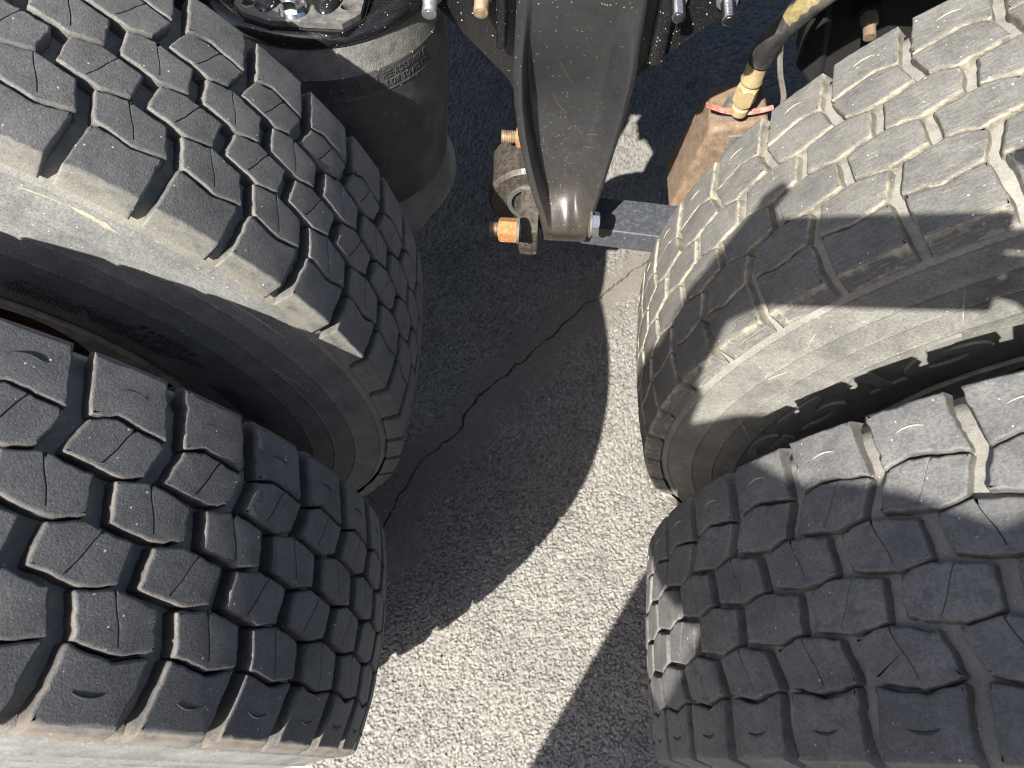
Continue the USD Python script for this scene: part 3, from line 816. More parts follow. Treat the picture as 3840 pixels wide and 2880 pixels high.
M['scrape'] = simple('dried_scrape', (0.27, 0.25, 0.19), rough=0.9, mottle=0.4, scale=300)
for args_ in ((LI, 0.480, 40.0, 0.475, 45.0, 0.0024, 1), (LI, 0.468, 56.0, 0.470, 66.0, 0.0010, 2), (LI, 0.478, 36.0, 0.480, 40.0, 0.0006, 3), (LI, 0.455, 48.0, 0.452, 51.0, 0.0008, 4), (LI, 0.430, 70.0, 0.440, 78.0, 0.0007, 5),
              (RI, 0.452, -45.0, 0.405, -47.5, 0.0024, 6), (RI, 0.452, -70.0, 0.447, -67.0, 0.0007, 7), (RI, 0.440, -80.0, 0.405, -86.0, 0.0015, 8), (RI, 0.470, -60.0, 0.462, -62.0, 0.0006, 9)):
    scuff(*args_)

# ------------------------------------------------------------------ suspension hanger
HL = np.array([(0.90, -0.033), (0.801, -0.034), (0.713, -0.037), (0.66, -0.035), (0.606, -0.029), (0.55, -0.019), (0.502, -0.008), (0.46, 0.004), (0.422, 0.012), (0.393, 0.014)])
HR = np.array([(0.90, 0.110), (0.801, 0.111), (0.713, 0.113), (0.66, 0.111), (0.606, 0.106), (0.55, 0.100), (0.502, 0.095), (0.46, 0.090), (0.422, 0.086), (0.393, 0.084)])


def sm(a, b, x):
    t = np.clip((x - a) / (b - a), 0, 1)
    return t * t * (3 - 2 * t)


def build_hanger():
    h = thing('suspension_hanger', 'black cast hanger with raised side flanges, pointing down between the tyres', 'suspension hanger', (0.04, 0.62, 0))
    zs = np.linspace(0.93, 0.393, 110)
    ss = np.concatenate([np.linspace(-1, -0.55, 34)[:-1], np.linspace(-0.55, 0.55, 30)[:-1], np.linspace(0.55, 1, 34)])
    V = []
    for z in zs:
        xl = np.interp(-z, -HL[:, 0], HL[:, 1]); xr = np.interp(-z, -HR[:, 0], HR[:, 1])
        wd = (xr - xl)
        for s in ss:
            x = xl + (s + 1) / 2 * wd
            e = (1 - abs(s)) * wd / 2                      # metres in from the edge
            rec = 0.034 * sm(0.82, 0.62, z) * sm(0.415, 0.49, z)      # depth of the web behind the flanges
            y = rec * (sm(0.011, 0.019, e) if s < 0 else sm(0.007, 0.034, e))
            y += 0.0075 * (1 - math.sqrt(max(0.0, 1 - max(0.0, 1 - e / 0.0075) ** 2)))      # rounded outer edge
            y += 0.004 * sm(0.02, 0.0, e) * 0
            # swelling over the pin
            y -= 0.013 * math.exp(-((z - 0.446) / 0.024) ** 2 - ((x - 0.049) / 0.015) ** 2)
            y += 0.007 * sm(0.425, 0.393, z)
            V.append((x - 0.04, y, z))
    V = np.array(V)
    nz, ns = len(zs), len(ss)
    i = np.arange(nz * ns).reshape(nz, ns)
    F = np.stack([i[:-1, :-1].ravel(), i[1:, :-1].ravel(), i[1:, 1:].ravel(), i[:-1, 1:].ravel()], -1)
    # closed back and sides
    B = V.copy(); B[:, 1] = 0.085
    o = len(V)
    ring = np.concatenate([i[0, :-1], i[:-1, -1], i[-1, :0:-1], i[:0:-1, 0]])
    r2 = np.roll(ring, -1)
    S = np.stack([ring, r2, r2 + o, ring + o], -1)
    Fall = np.vstack([F, F[:, ::-1] + o, S])
    m = trimesh.Trimesh(np.vstack([V, B]), np.vstack([Fall[:, [0, 1, 2]], Fall[:, [0, 2, 3]]]), process=False)
    m.fix_normals()
    obj('casting', m, M['hanger_paint'], h, smooth=45)
    for fib in ([(0.020, 0.712), (0.028, 0.694), (0.037, 0.677)], [(0.050, 0.600), (0.058, 0.590), (0.066, 0.588), (0.078, 0.594)], [(0.055, 0.552), (0.062, 0.565), (0.075, 0.570), (0.083, 0.584)], [(0.014, 0.660), (0.021, 0.640), (0.035, 0.622)], [(0.078, 0.548), (0.082, 0.556), (0.089, 0.560)]):
        A = []
        for x_, z_ in fib:
            wl, wr = np.interp(-z_, -HL[:, 0], HL[:, 1]), np.interp(-z_, -HR[:, 0], HR[:, 1])
            e_ = min(x_ - wl, wr - x_)
            A.append((x_ - 0.04, 0.034 * sm(0.82, 0.62, z_) * sm(0.415, 0.49, z_) * (sm(0.011, 0.019, e_) if x_ - wl < wr - x_ else sm(0.007, 0.034, e_)) - 0.0001, z_))
        obj('stuck_fibre', tube(A, 0.00020, 5, 6), M['grey_plate'], h)
    return h


build_hanger()


def plate(pts, y0, y1, r=0.0):
    """A flat plate: polygon in (x, z), from y0 to y1, facing the viewer."""
    p = Polygon(pts)
    if r:
        p = p.buffer(-r).buffer(r)
    m = trimesh.creation.extrude_polygon(p, y1 - y0, engine='earcut')
    v = m.vertices.copy()
    m.vertices = np.stack([v[:, 0], y0 + v[:, 2], v[:, 1]], -1)
    m.fix_normals()
    return m


for side, pts, lab in (
        (-1, [(-0.155, 0.93), (-0.155, 0.795), (-0.136, 0.772), (-0.044, 0.668), (-0.038, 0.655), (-0.020, 0.648), (-0.020, 0.93)], 'black triangular gusset plate left of the hanger'),
        (1, [(0.095, 0.93), (0.095, 0.665), (0.121, 0.683), (0.228, 0.790), (0.245, 0.80), (0.245, 0.93)], 'black triangular gusset plate right of the hanger')):
    g = thing('gusset_plate', lab, 'steel plate', (0, 0.66, 0))
    obj('plate', plate(pts, 0.0, 0.010, 0.003), M['black_gloss'], g)
    # stiffening rib welded against the hanger
    if side < 0:
        obj('rib', rbox(-0.058, -0.046, -0.022, 0.001, 0.725, 0.93, 0.003), M['black_gloss'], g, smooth=30)
    else:
        obj('rib', rbox(0.128, 0.146, -0.014, 0.001, 0.706, 0.93, 0.003), M['black_gloss'], g, smooth=30)

for (x, z, lab, mt) in ((-0.133, 0.781, 'leftmost bolt, dark, on the left gusset plate', 'steel'), (-0.074, 0.785, 'rust-streaked bolt on the left gusset plate beside the hanger', 'rusty_stud'),
                        (0.147, 0.790, 'bright threaded bolt on the right gusset plate beside the hanger', 'bright_bolt'), (0.204, 0.789, 'rightmost bright threaded bolt on the right gusset plate', 'bright_bolt')):
    b = thing('plate_bolt', lab, 'bolt', (x, 0.66, z))
    obj('nut', hexbar((0, 0, 0), (0, -0.010, 0.0), 0.022), M['steel'], b, smooth=30)
    obj('shank', cat(thread((0, -0.008, 0), (0, -0.036, -0.004), 0.0085, 0.002), cyl((0, -0.036, -0.004), (0, -0.0368, -0.0041), 0.0045)), M[mt], b, smooth=40)

# ------------------------------------------------------------------ bush eye, clamp and through bolt
e = thing('bush_eye', 'black round bush eye with a bore, left of the hanger tip', 'bush eye', (-0.008, 0.662, 0.440))
ring = cyl((0, 0, 0), (0, 0.085, 0), 0.0665, seg=72) - cyl((0, -0.01, 0), (0, 0.2, 0), 0.036, seg=56)
cham = cyl((0, -0.0001, 0), (0, 0.006, 0), 0.0605, 0.0665, seg=72) + cyl((0, 0.006, 0), (0, 0.079, 0), 0.0665, seg=72) + cyl((0, 0.079, 0), (0, 0.0851, 0), 0.0665, 0.0605, seg=72)
obj('eye', ring ^ cham, M['black_brown'], e, smooth=30)
sl = cyl((0, -0.003, 0), (0, 0.08, 0), 0.0362, seg=56) - cyl((0, -0.01, 0), (0, 0.2, 0), 0.030, seg=56)
obj('sleeve', sl, M['steel'], e, smooth=30)
obj('bush_core', cyl((0, 0.004, 0), (0, 0.078, 0), 0.030, seg=48) - cyl((0, -0.01, 0), (0, 0.2, 0), 0.012, seg=32), M['black_brown'], e, smooth=30)
u = thing('upper_stud', 'rust-brown threaded stud standing out above the bush eye', 'bolt', (-0.05, 0.705, 0.531))
obj('stud', thread((0.035, 0, 0), (-0.006, 0, 0), 0.0095), M['rusty_stud'], u, smooth=40)
obj('nut', hexbar((0.040, 0, 0), (0.016, 0, 0), 0.027), M['rust_nut'], u, smooth=30)
c = thing('clamp_block', 'dark rectangular clamp block between the bush eye and the hanger tip', 'clamp', (-0.009, 0.622, 0.373))
blk = rbox(-0.015, 0.016, -0.012, 0.030, 0.0, 0.058, 0.004) + m3.Manifold.batch_hull([cyl((-0.013, 0.006, 0.05), (0.014, 0.006, 0.05), 0.016, seg=24), cyl((-0.013, 0.030, 0.108), (0.014, 0.030, 0.108), 0.012, seg=24)])
obj('block', blk, M['black_brown'], c, smooth=35)
t = thing('through_bolt', 'through bolt at the hanger tip with an orange rusty nut and pale head', 'bolt', (0.030, 0.594, 0.452))
obj('stud', thread((-0.050, 0, 0), (-0.098, 0, 0), 0.0115, 0.003), M['rusty_stud'], t, smooth=40, label='grey brown threaded end')
obj('nut', hexbar((-0.057, 0, 0), (-0.084, 0, 0), 0.032), M['rust_nut'], t, smooth=30)
obj('washer', cyl((-0.0525, 0, 0), (-0.0570, 0, 0), 0.020, seg=40), M['grey_plate'], t, smooth=30)
obj('washer', cyl((0.053, 0.020, 0.0), (0.056, 0.020, 0.0), 0.021, seg=40), M['grey_plate'], t, smooth=30)
obj('head', hexbar((0.056, 0.020, 0.0), (0.068, 0.020, 0.0), 0.032), M['bright_bolt'], t, smooth=30)

# trailing beam running to the right behind the hanger tip
b = thing('trailing_beam', 'blue black box beam running right behind the hanger tip', 'beam', (0.08, 0.685, 0.36))
bm = rbox(0.0, 0.60, -0.036, 0.036, 0.0, 0.042, 0.004)
bt = tm(bm); bt.apply_transform(trimesh.transformations.rotation_matrix(math.radians(-5.5), [0, 0, 1]))
obj('beam', bt, M['beam'], b, smooth=30)

# ------------------------------------------------------------------ air spring
a = thing('air_spring', 'black rubber air spring with moulded warning text, behind the left inner tyre', 'air spring', (-0.287, 0.750, 0.0))


def bag_mesh(zr, seg=160):
    m = trimesh.creation.revolve(np.array(zr, float), sections=seg)
    m.fix_normals()
    return m


body = [(0.139, 0.735), (0.1415, 0.728)]
band = [(0.1395, 0.737), (0.1445, 0.726), (0.1485, 0.708), (0.1500, 0.7015)]
low = [(0.1500, 0.7015), (0.1510, 0.7005), (0.1520, 0.690), (0.1528, 0.672), (0.1540, 0.6700), (0.1530, 0.668), (0.1525, 0.640), (0.1512, 0.600), (0.1518, 0.5985), (0.1507, 0.597), (0.1480, 0.55), (0.1440, 0.50), (0.1400, 0.462), (0.132, 0.445), (0.12, 0.44)]
obj('grained_band', bag_mesh(band), M['bag_band'], a, smooth=True)
obj('bellows', bag_mesh(low), M['bag'], a, smooth=35)
pist = [(0.05, 0.47), (0.118, 0.470), (0.128, 0.462), (0.136, 0.45), (0.145, 0.436), (0.1515, 0.420), (0.1520, 0.408), (0.147, 0.398), (0.135, 0.392), (0.112, 0.386), (0.108, 0.33), (0.0, 0.33)]
obj('piston', bag_mesh(pist), M['piston'], a, smooth=45)
bead = [(0.0, 0.752), (0.100, 0.752), (0.113, 0.753), (0.122, 0.7545), (0.131, 0.7575), (0.1385, 0.7560), (0.1440, 0.7500), (0.1452, 0.7440), (0.1430, 0.738), (0.1385, 0.7340), (0.128, 0.732), (0.0, 0.732)]
obj('bead_plate', bag_mesh(bead), M['black_gloss'], a, smooth=45)
# pale nibs and small vent marks round the grained band
for k in range(30):
    ph = math.radians(-20 + k * 9.0 + (k % 3))
    for r, z, ln, mt in ((0.1503, 0.7010, 0.0050, 'dust_mark'), (0.1462, 0.7165, 0.0040, 'dark_mark'), (0.1532, 0.668, 0.0030, 'dust_mark')):
        if mt == 'dust_mark' and z > 0.69 and k % 2:
            continue
        d = np.array([math.sin(ph), -math.cos(ph), 0])
        p0 = d * (r - 0.001) + [0, 0, z]
        obj('vent_nib', cyl(p0, p0 + d * ln * 0.55 + [0, 0, -ln * 0.2], 0.0008, 0.0004, seg=6), M[mt], a)


def bag_text(txt, height, ph0, ph1, z, name='moulded_letter'):
    """Raised lettering wrapped round the bellows between two angles, one part per letter."""
    import PIL
    widths = [0.55 if ch == ' ' else (0.35 if ch in 'I-' else 1.0) for ch in txt]
    tot = sum(widths)
    acc = 0
    for ch, wd in zip(txt, widths):
        pc = ph0 + (ph1 - ph0) * (acc + wd / 2) / tot
        acc += wd
        if ch == ' ':
            continue
        g = meshkit.text_mesh(ch, 1.0, 1.0)
        v = g.vertices.copy()
        cw = math.radians(abs(ph1 - ph0)) * 0.152 / tot * wd * 0.78
        lo, hi = v.min(0), v.max(0)
        x = ((v[:, 0] - lo[0]) / max(hi[0] - lo[0], 1e-6) - 0.5) * cw
        zz_ = z + (v[:, 1] - (0.0 if ch != '-' else 0.0)) * height
        r = np.interp(-zz_, -np.array([q[1] for q in low]), np.array([q[0] for q in low])) - 0.0002 + v[:, 2] * 0.0011
        ph = math.radians(pc) + x / 0.152
        m = trimesh.Trimesh(np.stack([r * np.sin(ph), -r * np.cos(ph), zz_], -1), g.faces, process=False)
        m.fix_normals()
        obj(name, m, M['bag'], a)


bag_text('DO NOT RE-ASSEMBLE', 0.0085, 19.0, 63.0, 0.6865)
bag_text('RUBBER BELLOW TO PISTON', 0.0085, 13.0, 65.0, 0.6745)
tri = []
tpts = [(14.0, 0.6865), (18.5, 0.6865), (16.25, 0.6955), (14.0, 0.6865)]
for (p0, z0), (p1, z1) in zip(tpts[:-1], tpts[1:]):
    A = [(0.1527 * math.sin(math.radians(q)), -0.1527 * math.cos(math.radians(q)), z) for q, z in zip(np.linspace(p0, p1, 4), np.linspace(z0, z1, 4))]
    tri.append(tube(A, 0.0006, 5, 2))
obj('warning_triangle', trimesh.util.concatenate(tri), M['bag'], a)

# mounting plate bolted on top of the air spring
mp = thing('mounting_plate', 'dark chamfered mounting plate lying on the air spring bead plate', 'steel plate', (-0.287, 0.745, 0.7585))
pl = [(-0.078, -0.098), (-0.064, -0.114), (-0.030, -0.127), (0.054, -0.128), (0.072, -0.108), (0.074, 0.12), (-0.078, 0.12)]
pm = trimesh.creation.extrude_polygon(Polygon(pl).difference(sbox(0, 0, 0, 0)), 0.007, engine='earcut')
hole1 = Polygon([(0.054 + 0.007 * math.cos(q), -0.096 + 0.006 * math.sin(q)) for q in np.linspace(0, 2 * np.pi, 20)])
hole2 = Polygon([(-0.062 + 0.007 * math.cos(q), -0.096 + 0.006 * math.sin(q)) for q in np.linspace(0, 2 * np.pi, 20)])
pm = trimesh.creation.extrude_polygon(Polygon(pl).difference(hole1).difference(hole2), 0.007, engine='earcut')
obj('plate', pm, M['plate_dust'], mp)
lip = trimesh.creation.extrude_polygon(Polygon(pl).buffer(0.004).difference(Polygon(pl).buffer(-0.02)), 0.004, engine='earcut'); lip.apply_translation([0, 0, -0.0045])
obj('lower_lip', lip, M['black_gloss'], mp)
for x in (-0.040, 0.030):
    dm = trimesh.creation.icosphere(3, 0.026); dm.apply_scale([0.75, 1.6, 0.55]); dm.apply_translation([x, -0.072, 0.004])
    obj('pressed_boss', dm, M['black_gloss'], mp, smooth=True)
nt = thing('plate_nut', 'shiny hex nut on its stud on the air spring mounting plate', 'nut', (-0.293, 0.640, 0.7655))
obj('flange', cyl((0, 0, 0), (0, 0, 0.004), 0.0185, 0.016, seg=40), M['bright_bolt'], nt, smooth=30)
obj('nut', hexbar((0, 0, 0.003), (0, 0, 0.018), 0.024), M['bright_bolt'], nt, smooth=30)
obj('stud', thread((0, 0, 0.02), (0, 0, 0.052), 0.0085, 0.0025), M['bright_bolt'], nt, smooth=40)

# ------------------------------------------------------------------ brake hose and its housing
hb = thing('valve_housing', 'brown dirty steel housing half hidden behind the pale rear tyre', 'housing', (0.31, 0.83, 0.30))
pts = [(-0.055, -0.03, 0.0), (0.085, -0.03, 0.0), (-0.055, 0.08, 0.0), (0.085, 0.08, 0.0), (-0.026, -0.02, 0.168), (0.045, -0.02, 0.19), (-0.022, 0.05, 0.180), (0.045, 0.05, 0.195)]
hs = m3.Manifold.batch_hull([m3.Manifold.sphere(0.010, 12).translate(p) for p in pts])
obj('shell', hs, M['brown_dirt'], hb, smooth=40)
fp = m3.Manifold.batch_hull([m3.Manifold.sphere(0.003, 8).translate(p) for p in [(0.000, -0.040, 0.03), (0.075, -0.040, 0.03), (0.000, -0.0305, 0.165), (0.044, -0.0305, 0.172)]])
obj('face_plate', fp, M['grey_plate'], hb, smooth=40)
obj('neck', cyl((0.0, 0.0, 0.185), (0.002, 0.0, 0.214), 0.020, 0.015, seg=32), M['grey_plate'], hb, smooth=40)
tg = thing('red_tag', 'faded red curved plastic tag under the brass fitting', 'tag', (0.31, 0.805, 0.508))
xs_ = np.linspace(-0.052, 0.052, 15)
tv = [(x, (-0.006 if s else 0.006) * (1 - 0.35 * abs(x) / 0.052), 0.012 * (x / 0.052) ** 2 + dz) for x in xs_ for s in (0, 1) for dz in (0, 0.003)]
tv = np.array(tv).reshape(15, 2, 2, 3)
TF = []
idx = np.arange(60).reshape(15, 2, 2)
for k in range(14):
    A_, B_ = idx[k], idx[k + 1]
    for (p, q) in (((0, 0), (1, 0)), ((1, 0), (1, 1)), ((1, 1), (0, 1)), ((0, 1), (0, 0))):
        TF += [(A_[p], B_[p], B_[q]), (A_[p], B_[q], A_[q])]
TF += [(idx[0, 0, 0], idx[0, 1, 0], idx[0, 1, 1]), (idx[0, 0, 0], idx[0, 1, 1], idx[0, 0, 1]), (idx[14, 0, 0], idx[14, 1, 1], idx[14, 1, 0]), (idx[14, 0, 0], idx[14, 0, 1], idx[14, 1, 1])]
tmesh = trimesh.Trimesh(tv.reshape(-1, 3), np.array(TF), process=False); tmesh.fix_normals()
obj('strip', tmesh, M['red_tag'], tg, smooth=35)

ho = thing('brake_hose', 'black brake hose with worn yellow label and brass end fitting', 'hose', (0.31, 0.80, 0.512))
ax0, ax1 = np.array([0.0, 0.0, 0.0]), np.array([0.003, -0.004, 0.115])
dd = (ax1 - ax0) / np.linalg.norm(ax1 - ax0)
lat = lathe([(0, 0), (0.012, 0.0), (0.013, 0.002), (0.013, 0.012), (0.011, 0.014), (0.011, 0.019), (0.0145, 0.021), (0.0145, 0.024), (0.0145, 0.0241), (0.0, 0.0241)], 40)
lat.apply_transform(trimesh.geometry.align_vectors([0, 0, 1], dd)); obj('fitting_base', lat, M['brass'], ho, smooth=35)
obj('fitting_hex', hexbar(dd * 0.0245, dd * 0.053, 0.0295), M['brass'], ho, smooth=30)
lat = lathe([(0, 0.053), (0.0115, 0.053), (0.0115, 0.057), (0.0155, 0.060), (0.0165, 0.064), (0.0150, 0.068), (0.0150, 0.086), (0.0165, 0.094), (0.0165, 0.100), (0.0, 0.100)], 40)
lat.apply_transform(trimesh.geometry.align_vectors([0, 0, 1], dd)); obj('ferrule', lat, M['brass'], ho, smooth=35)
hp = [dd * 0.094, (0.006, -0.006, 0.125), (0.018, -0.010, 0.158), (0.045, -0.012, 0.200), (0.085, -0.008, 0.235), (0.14, 0.0, 0.262), (0.22, 0.03, 0.28)]
obj('hose', tube(hp, 0.0172, 24, 14), M['hose'], ho, smooth=True)
# worn printed label: a thin strip bent round the upper left of the hose
hc_ = tube(hp, 0.0172, 24, 14)
cen = np.array([hc_.vertices[i_ * 24:(i_ + 1) * 24].mean(0) for i_ in range(14 * 6)])
d0 = np.linalg.norm(cen - np.array([0.022, -0.0105, 0.166]), axis=1).argmin(); d1 = np.linalg.norm(cen - np.array([0.052, -0.0118, 0.207]), axis=1).argmin()
lv, lf = [], []
for i_ in range(d0, d1 + 1):
    tg_ = cen[i_ + 1] - cen[i_]; tg_ /= np.linalg.norm(tg_)
    e1 = np.array([-0.62, -0.6, 0.5]); e1 -= tg_ * (e1 @ tg_); e1 /= np.linalg.norm(e1); e2 = np.cross(tg_, e1)
    wid = 0.62 + 0.10 * math.sin(i_ * 1.7)
    for q_ in np.linspace(-wid, wid, 9):
        lv.append(cen[i_] + 0.0177 * (e1 * math.cos(q_) + e2 * math.sin(q_)))
for i_ in range(d1 - d0):
    for k_ in range(8):
        lf.append((i_ * 9 + k_, i_ * 9 + k_ + 1, (i_ + 1) * 9 + k_ + 1, (i_ + 1) * 9 + k_))
obj('label', (np.array(lv), np.array(lf)), M['hose_label'], ho, smooth=True)

pp = thing('steel_pipe', 'thin bare steel pipe curving down beside the brake hose', 'pipe', (0.335, 0.80, 0.5))
obj('pipe', tube([(0.045, 0.01, -0.02), (0.036, 0.0, 0.040), (0.016, 0.0, 0.085), (0.004, 0.0, 0.120), (-0.002, 0.0, 0.150), (0.004, 0.004, 0.190), (0.03, 0.02, 0.24)], 0.0042, 14, 12), M['pipe'], pp, smooth=True)

# dark brake parts behind the rear inner tyre
dk = thing('brake_carrier', 'black grimy brake carrier casting in the shade behind the rear tyre', 'brake part', (0.482, 0.97, 0.185))
k1 = m3.Manifold.batch_hull([m3.Manifold.sphere(0.012, 10).translate(p) for p in [(-0.065, 0, 0.46), (-0.030, 0, 0.30), (0.0, 0, 0.26), (0.16, 0, 0.30), (0.30, 0, 0.48), (0.02, 0.06, 0.48), (-0.03, 0.05, 0.30)]])
k2 = m3.Manifold.batch_hull([m3.Manifold.sphere(0.010, 10).translate(p) for p in [(-0.045, -0.02, 0.31), (-0.012, -0.028, 0.28), (-0.055, -0.018, 0.44), (-0.040, 0.01, 0.44)]])
obj('casting', k1 + k2, M['dark_under'], dk, smooth=40)
kb = thing('carrier_bolt', 'brown grimy bolt on the shaded brake carrier', 'bolt', (0.507, 0.955, 0.578))
obj('boss', cyl((0, 0.0, 0.012), (0, -0.012, 0.010), 0.024, 0.021, seg=32), M['dark_under'], kb, smooth=35)
obj('head', hexbar((0, -0.010, 0.010), (0, -0.026, 0.004), 0.024), M['grey_plate'], kb, smooth=30)
obj('shank', cyl((0, -0.024, 0.004), (0, -0.046, -0.004), 0.0095, seg=24), M['brown_dirt'], kb, smooth=35)

# truck frame rail that the hanger hangs from, just above the picture
fr = thing('frame_rail', 'black truck frame rail running above the hanger, out of the picture', 'frame rail', (0, 0.825, 0.715))
web = rbox(-3.2, 3.2, 0.0, 0.010, 0.0, 0.383, 0.002)
obj('web', web, M['black_gloss'], fr)
obj('flange', rbox(-3.2, 3.2, 0.0102, 0.09, 0.0, 0.010, 0.002), M['black_gloss'], fr)
obj('flange', rbox(-3.2, 3.2, 0.0102, 0.09, 0.372, 0.383, 0.002), M['black_gloss'], fr)


br = thing('air_spring_bracket', 'black bracket carrying the air spring on the frame, above the picture', 'bracket', (-0.29, 0.77, 0.768))
obj('upper_block', rbox(-0.16, 0.53, -0.055, 0.05, 0.0, 0.24, 0.006), M['black_gloss'], br, smooth=30)
obj('side_arm', rbox(-0.46, -0.162, -0.07, 0.03, -0.12, 0.20, 0.006), M['black_gloss'], br, smooth=30)
dkk = thing('truck_deck', 'dark underside of the truck deck above the frame rail', 'truck deck', (0, 0.86, 1.10))
obj('deck_plate', rbox(-3.2, 3.2, 0.0, 1.9, 0.0, 0.06, 0.004), M['dark_under'], dkk)

# ------------------------------------------------------------------ the person holding the camera phone (its shadow falls on the rear tyres)
def chain(pairs):
    out = []
    for (p0, r0), (p1, r1) in pairs:
        out.append(m3.Manifold.batch_hull([m3.Manifold.sphere(r0, 20).translate(tuple(p0)), m3.Manifold.sphere(r1, 20).translate(tuple(p1))]))
    m = out[0]
    for o_ in out[1:]:
        m += o_
    return m


def soft(m, edge=0.014, it=12):
    t_ = tm(m.refine_to_length(edge))
    t_.merge_vertices()
    trimesh.smoothing.filter_taubin(t_, lamb=0.5, nu=0.53, iterations=it)
    return t_


PY = -0.66
SL, SRr = np.array([-0.225, PY + 0.02, 1.485]), np.array([0.225, PY + 0.02, 1.50])
EL, ER = np.array([-0.275, PY + 0.20, 1.185]), np.array([0.44, PY + 0.22, 1.17])
WL, WR = np.array([-0.128, -0.215, 1.292]), np.array([0.205, -0.195, 1.300])
hx, hy = -0.01, PY
HD = 0.075     # the head leans to the right
per = thing('person', 'person in navy shirt standing at the wheels holding up a phone', 'person', (hx, hy, 0))
o = np.array([hx, hy, 0])
body = chain([((0.0, 0.02, 1.44), 0.105), ((0.0, 0.0, 1.15), 0.115)][:1] * 0 + [
    (((-0.10, 0.01, 1.48), 0.095), ((-0.07, 0.0, 1.12), 0.095)), (((0.10, 0.01, 1.48), 0.095), ((0.07, 0.0, 1.12), 0.095)), (((-0.10, 0.01, 1.48), 0.10), ((0.10, 0.01, 1.48), 0.10)),
    (((-0.07, 0, 1.12), 0.095), ((0.07, 0, 1.12), 0.095)), (((-0.07, 0, 1.12), 0.095), ((-0.125, -0.01, 0.95), 0.115)), (((0.07, 0, 1.12), 0.095), ((0.09, -0.01, 0.95), 0.115)), (((-0.125, -0.01, 0.95), 0.115), ((0.09, -0.01, 0.95), 0.115)),
    (((-0.03, 0.02, 1.500), 0.070), ((HD, 0.055, 1.66), 0.056)),
    ((SL - o, 0.066), (EL - o, 0.046)), ((SRr - o, 0.066), (ER - o, 0.046)), ((SL - o, 0.066), ((-0.08, 0.01, 1.475), 0.08)), ((SRr - o, 0.066), ((0.08, 0.01, 1.475), 0.08)),
    ((EL - o, 0.044), (WL - o, 0.028)), ((ER - o, 0.044), (WR - o, 0.028)),
    (((-0.135, -0.01, 0.92), 0.108), ((-0.175, 0.01, 0.50), 0.068)), (((0.10, -0.01, 0.92), 0.105), ((0.11, 0.01, 0.50), 0.062)),
    (((-0.175, 0.01, 0.50), 0.066), ((-0.195, -0.03, 0.10), 0.046)), (((0.11, 0.01, 0.50), 0.06), ((0.12, -0.03, 0.10), 0.042)),
    (((-0.195, -0.03, 0.06), 0.045), ((-0.205, 0.13, 0.04), 0.036)), (((0.12, -0.03, 0.06), 0.045), ((0.13, 0.13, 0.04), 0.036)),
    (((HD, 0.075, 1.76), 0.088), ((HD, 0.095, 1.72), 0.078)), (((HD, 0.075, 1.78), 0.09), ((HD, 0.13, 1.67), 0.045)), (((HD, 0.165, 1.715), 0.014), ((HD, 0.172, 1.695), 0.016))])


def hand(wr, knuckle, tips, thumb, rot_out):
    parts = [(((wr), 0.026), (knuckle[0], 0.015)), ((wr, 0.026), (knuckle[3], 0.013)), ((knuckle[0], 0.015), (knuckle[3], 0.013))]
    for kk, (mid, tip) in zip(knuckle, tips):
        parts += [((kk, 0.0105), (mid, 0.0090)), ((mid, 0.0090), (tip, 0.0078))]
    parts += [((wr, 0.018), (thumb[0], 0.012)), ((thumb[0], 0.012), (thumb[1], 0.009))]
    return parts


# phone: behind the lens, long side along the picture
PC = CAM - CF * 0.0075
pr, pu = CR, CU


def ph_pt(a_, b_, c_=0.0):
    return PC + pr * a_ + pu * b_ - CF * c_


body2 = []
for sgn, W_, edge in ((-1, WL, -0.030), (1, WR, 0.150)):
    kn = [ph_pt(edge + sgn * 0.026, 0.016 - 0.022 * i_, 0.012) for i_ in range(4)]
    tp = [(ph_pt(edge + sgn * 0.012, 0.026 - 0.020 * i_ - 0.004, -0.016), ph_pt(edge - sgn * (0.012 if sgn > 0 else -0.006), 0.022 - 0.019 * i_, -0.016)) for i_ in range(4)]
    if sgn < 0:   # index finger of the left hand sticks up clear of the lens
        tp[0] = (ph_pt(edge - 0.018, 0.034, 0.004), ph_pt(edge - 0.006, 0.044, 0.006))
    else:
        tp[0] = (ph_pt(edge + 0.020, 0.050, 0.0), ph_pt(edge - 0.004, 0.058, 0.012))
    th_ = (ph_pt(edge + sgn * 0.020, -0.052, 0.016), ph_pt(edge - sgn * 0.004, -0.040, 0.020))
    body2 += hand(W_, kn, tp, th_, sgn)
hands = chain([((np.array(a_[0]) - o, a_[1]), (np.array(b_[0]) - o, b_[1])) for a_, b_ in body2])
skin = soft(body + hands, 0.011, 8)
obj('body', skin, M['skin'], per, smooth=True)


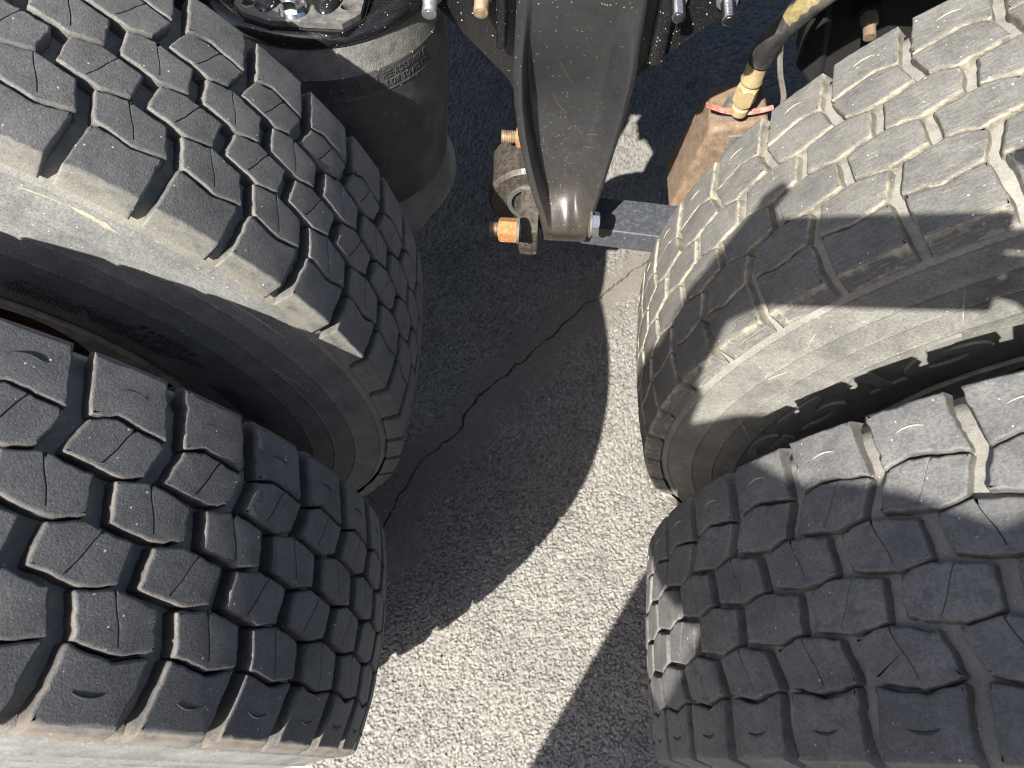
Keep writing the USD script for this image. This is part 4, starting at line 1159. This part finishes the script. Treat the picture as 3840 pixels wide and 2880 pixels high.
def shell(keep, grow, mat, name):
    """Clothing: the body's own surface pushed out a little over the faces kept."""
    v = skin.vertices + vnormals(skin.vertices, skin.faces) * grow
    cc = skin.triangles_center
    f_ = skin.faces[keep(cc)]
    m_ = trimesh.Trimesh(v, f_, process=False)
    m_.remove_unreferenced_vertices()
    obj(name, m_, M[mat], per, smooth=True)


arm = lambda c_: np.minimum(np.linalg.norm(c_ - (WL - o), axis=1), np.linalg.norm(c_ - (WR - o), axis=1))
shell(lambda c_: (c_[:, 2] > 0.93) & (c_[:, 2] < 1.605) & (arm(c_) > 0.11) & ((c_ + o)[:, 1] < -0.28), 0.010, 'shirt', 'shirt')
shell(lambda c_: (c_[:, 2] <= 0.96) & (c_[:, 2] > 0.10), 0.013, 'trousers', 'trousers')
shell(lambda c_: (c_[:, 2] <= 0.13) & (c_[:, 0] < 0), 0.012, 'boots', 'boot')
shell(lambda c_: (c_[:, 2] <= 0.13) & (c_[:, 0] >= 0), 0.012, 'boots', 'boot')
hc = np.array([HD, 0.075, 1.77])
shell(lambda c_: (c_[:, 2] > 1.66) & (np.linalg.norm(c_ - hc, axis=1) < 0.13) & ((c_[:, 2] > 1.825) | (c_[:, 1] < 0.085)), 0.012, 'hair', 'hair')
for s_ in (-1, 1):
    ey = trimesh.creation.icosphere(2, 0.012); ey.apply_translation([HD + s_ * 0.032, 0.150, 1.760])
    obj('eye', ey, M['phone'], per, smooth=True)
    ea = trimesh.creation.icosphere(2, 0.03); ea.apply_scale([0.3, 0.6, 1.0]); ea.apply_translation([HD + s_ * 0.092, 0.07, 1.745])
    obj('ear', ea, M['skin'], per, smooth=True)
mo = trimesh.creation.icosphere(2, 0.02); mo.apply_scale([1.0, 0.3, 0.25]); mo.apply_translation([HD, 0.160, 1.665])
obj('mouth', mo, M['red_tag'], per, smooth=True)
phn = thing('phone', 'black phone held out in both hands above the tyres', 'phone', tuple(PC))
slab = m3.Manifold.batch_hull([m3.Manifold.sphere(0.0037, 12).translate(tuple(pr * a_ + pu * b_)) for a_ in (-0.036, 0.140) for b_ in (-0.057, 0.016)])
obj('case', slab, M['phone'], phn, smooth=40)
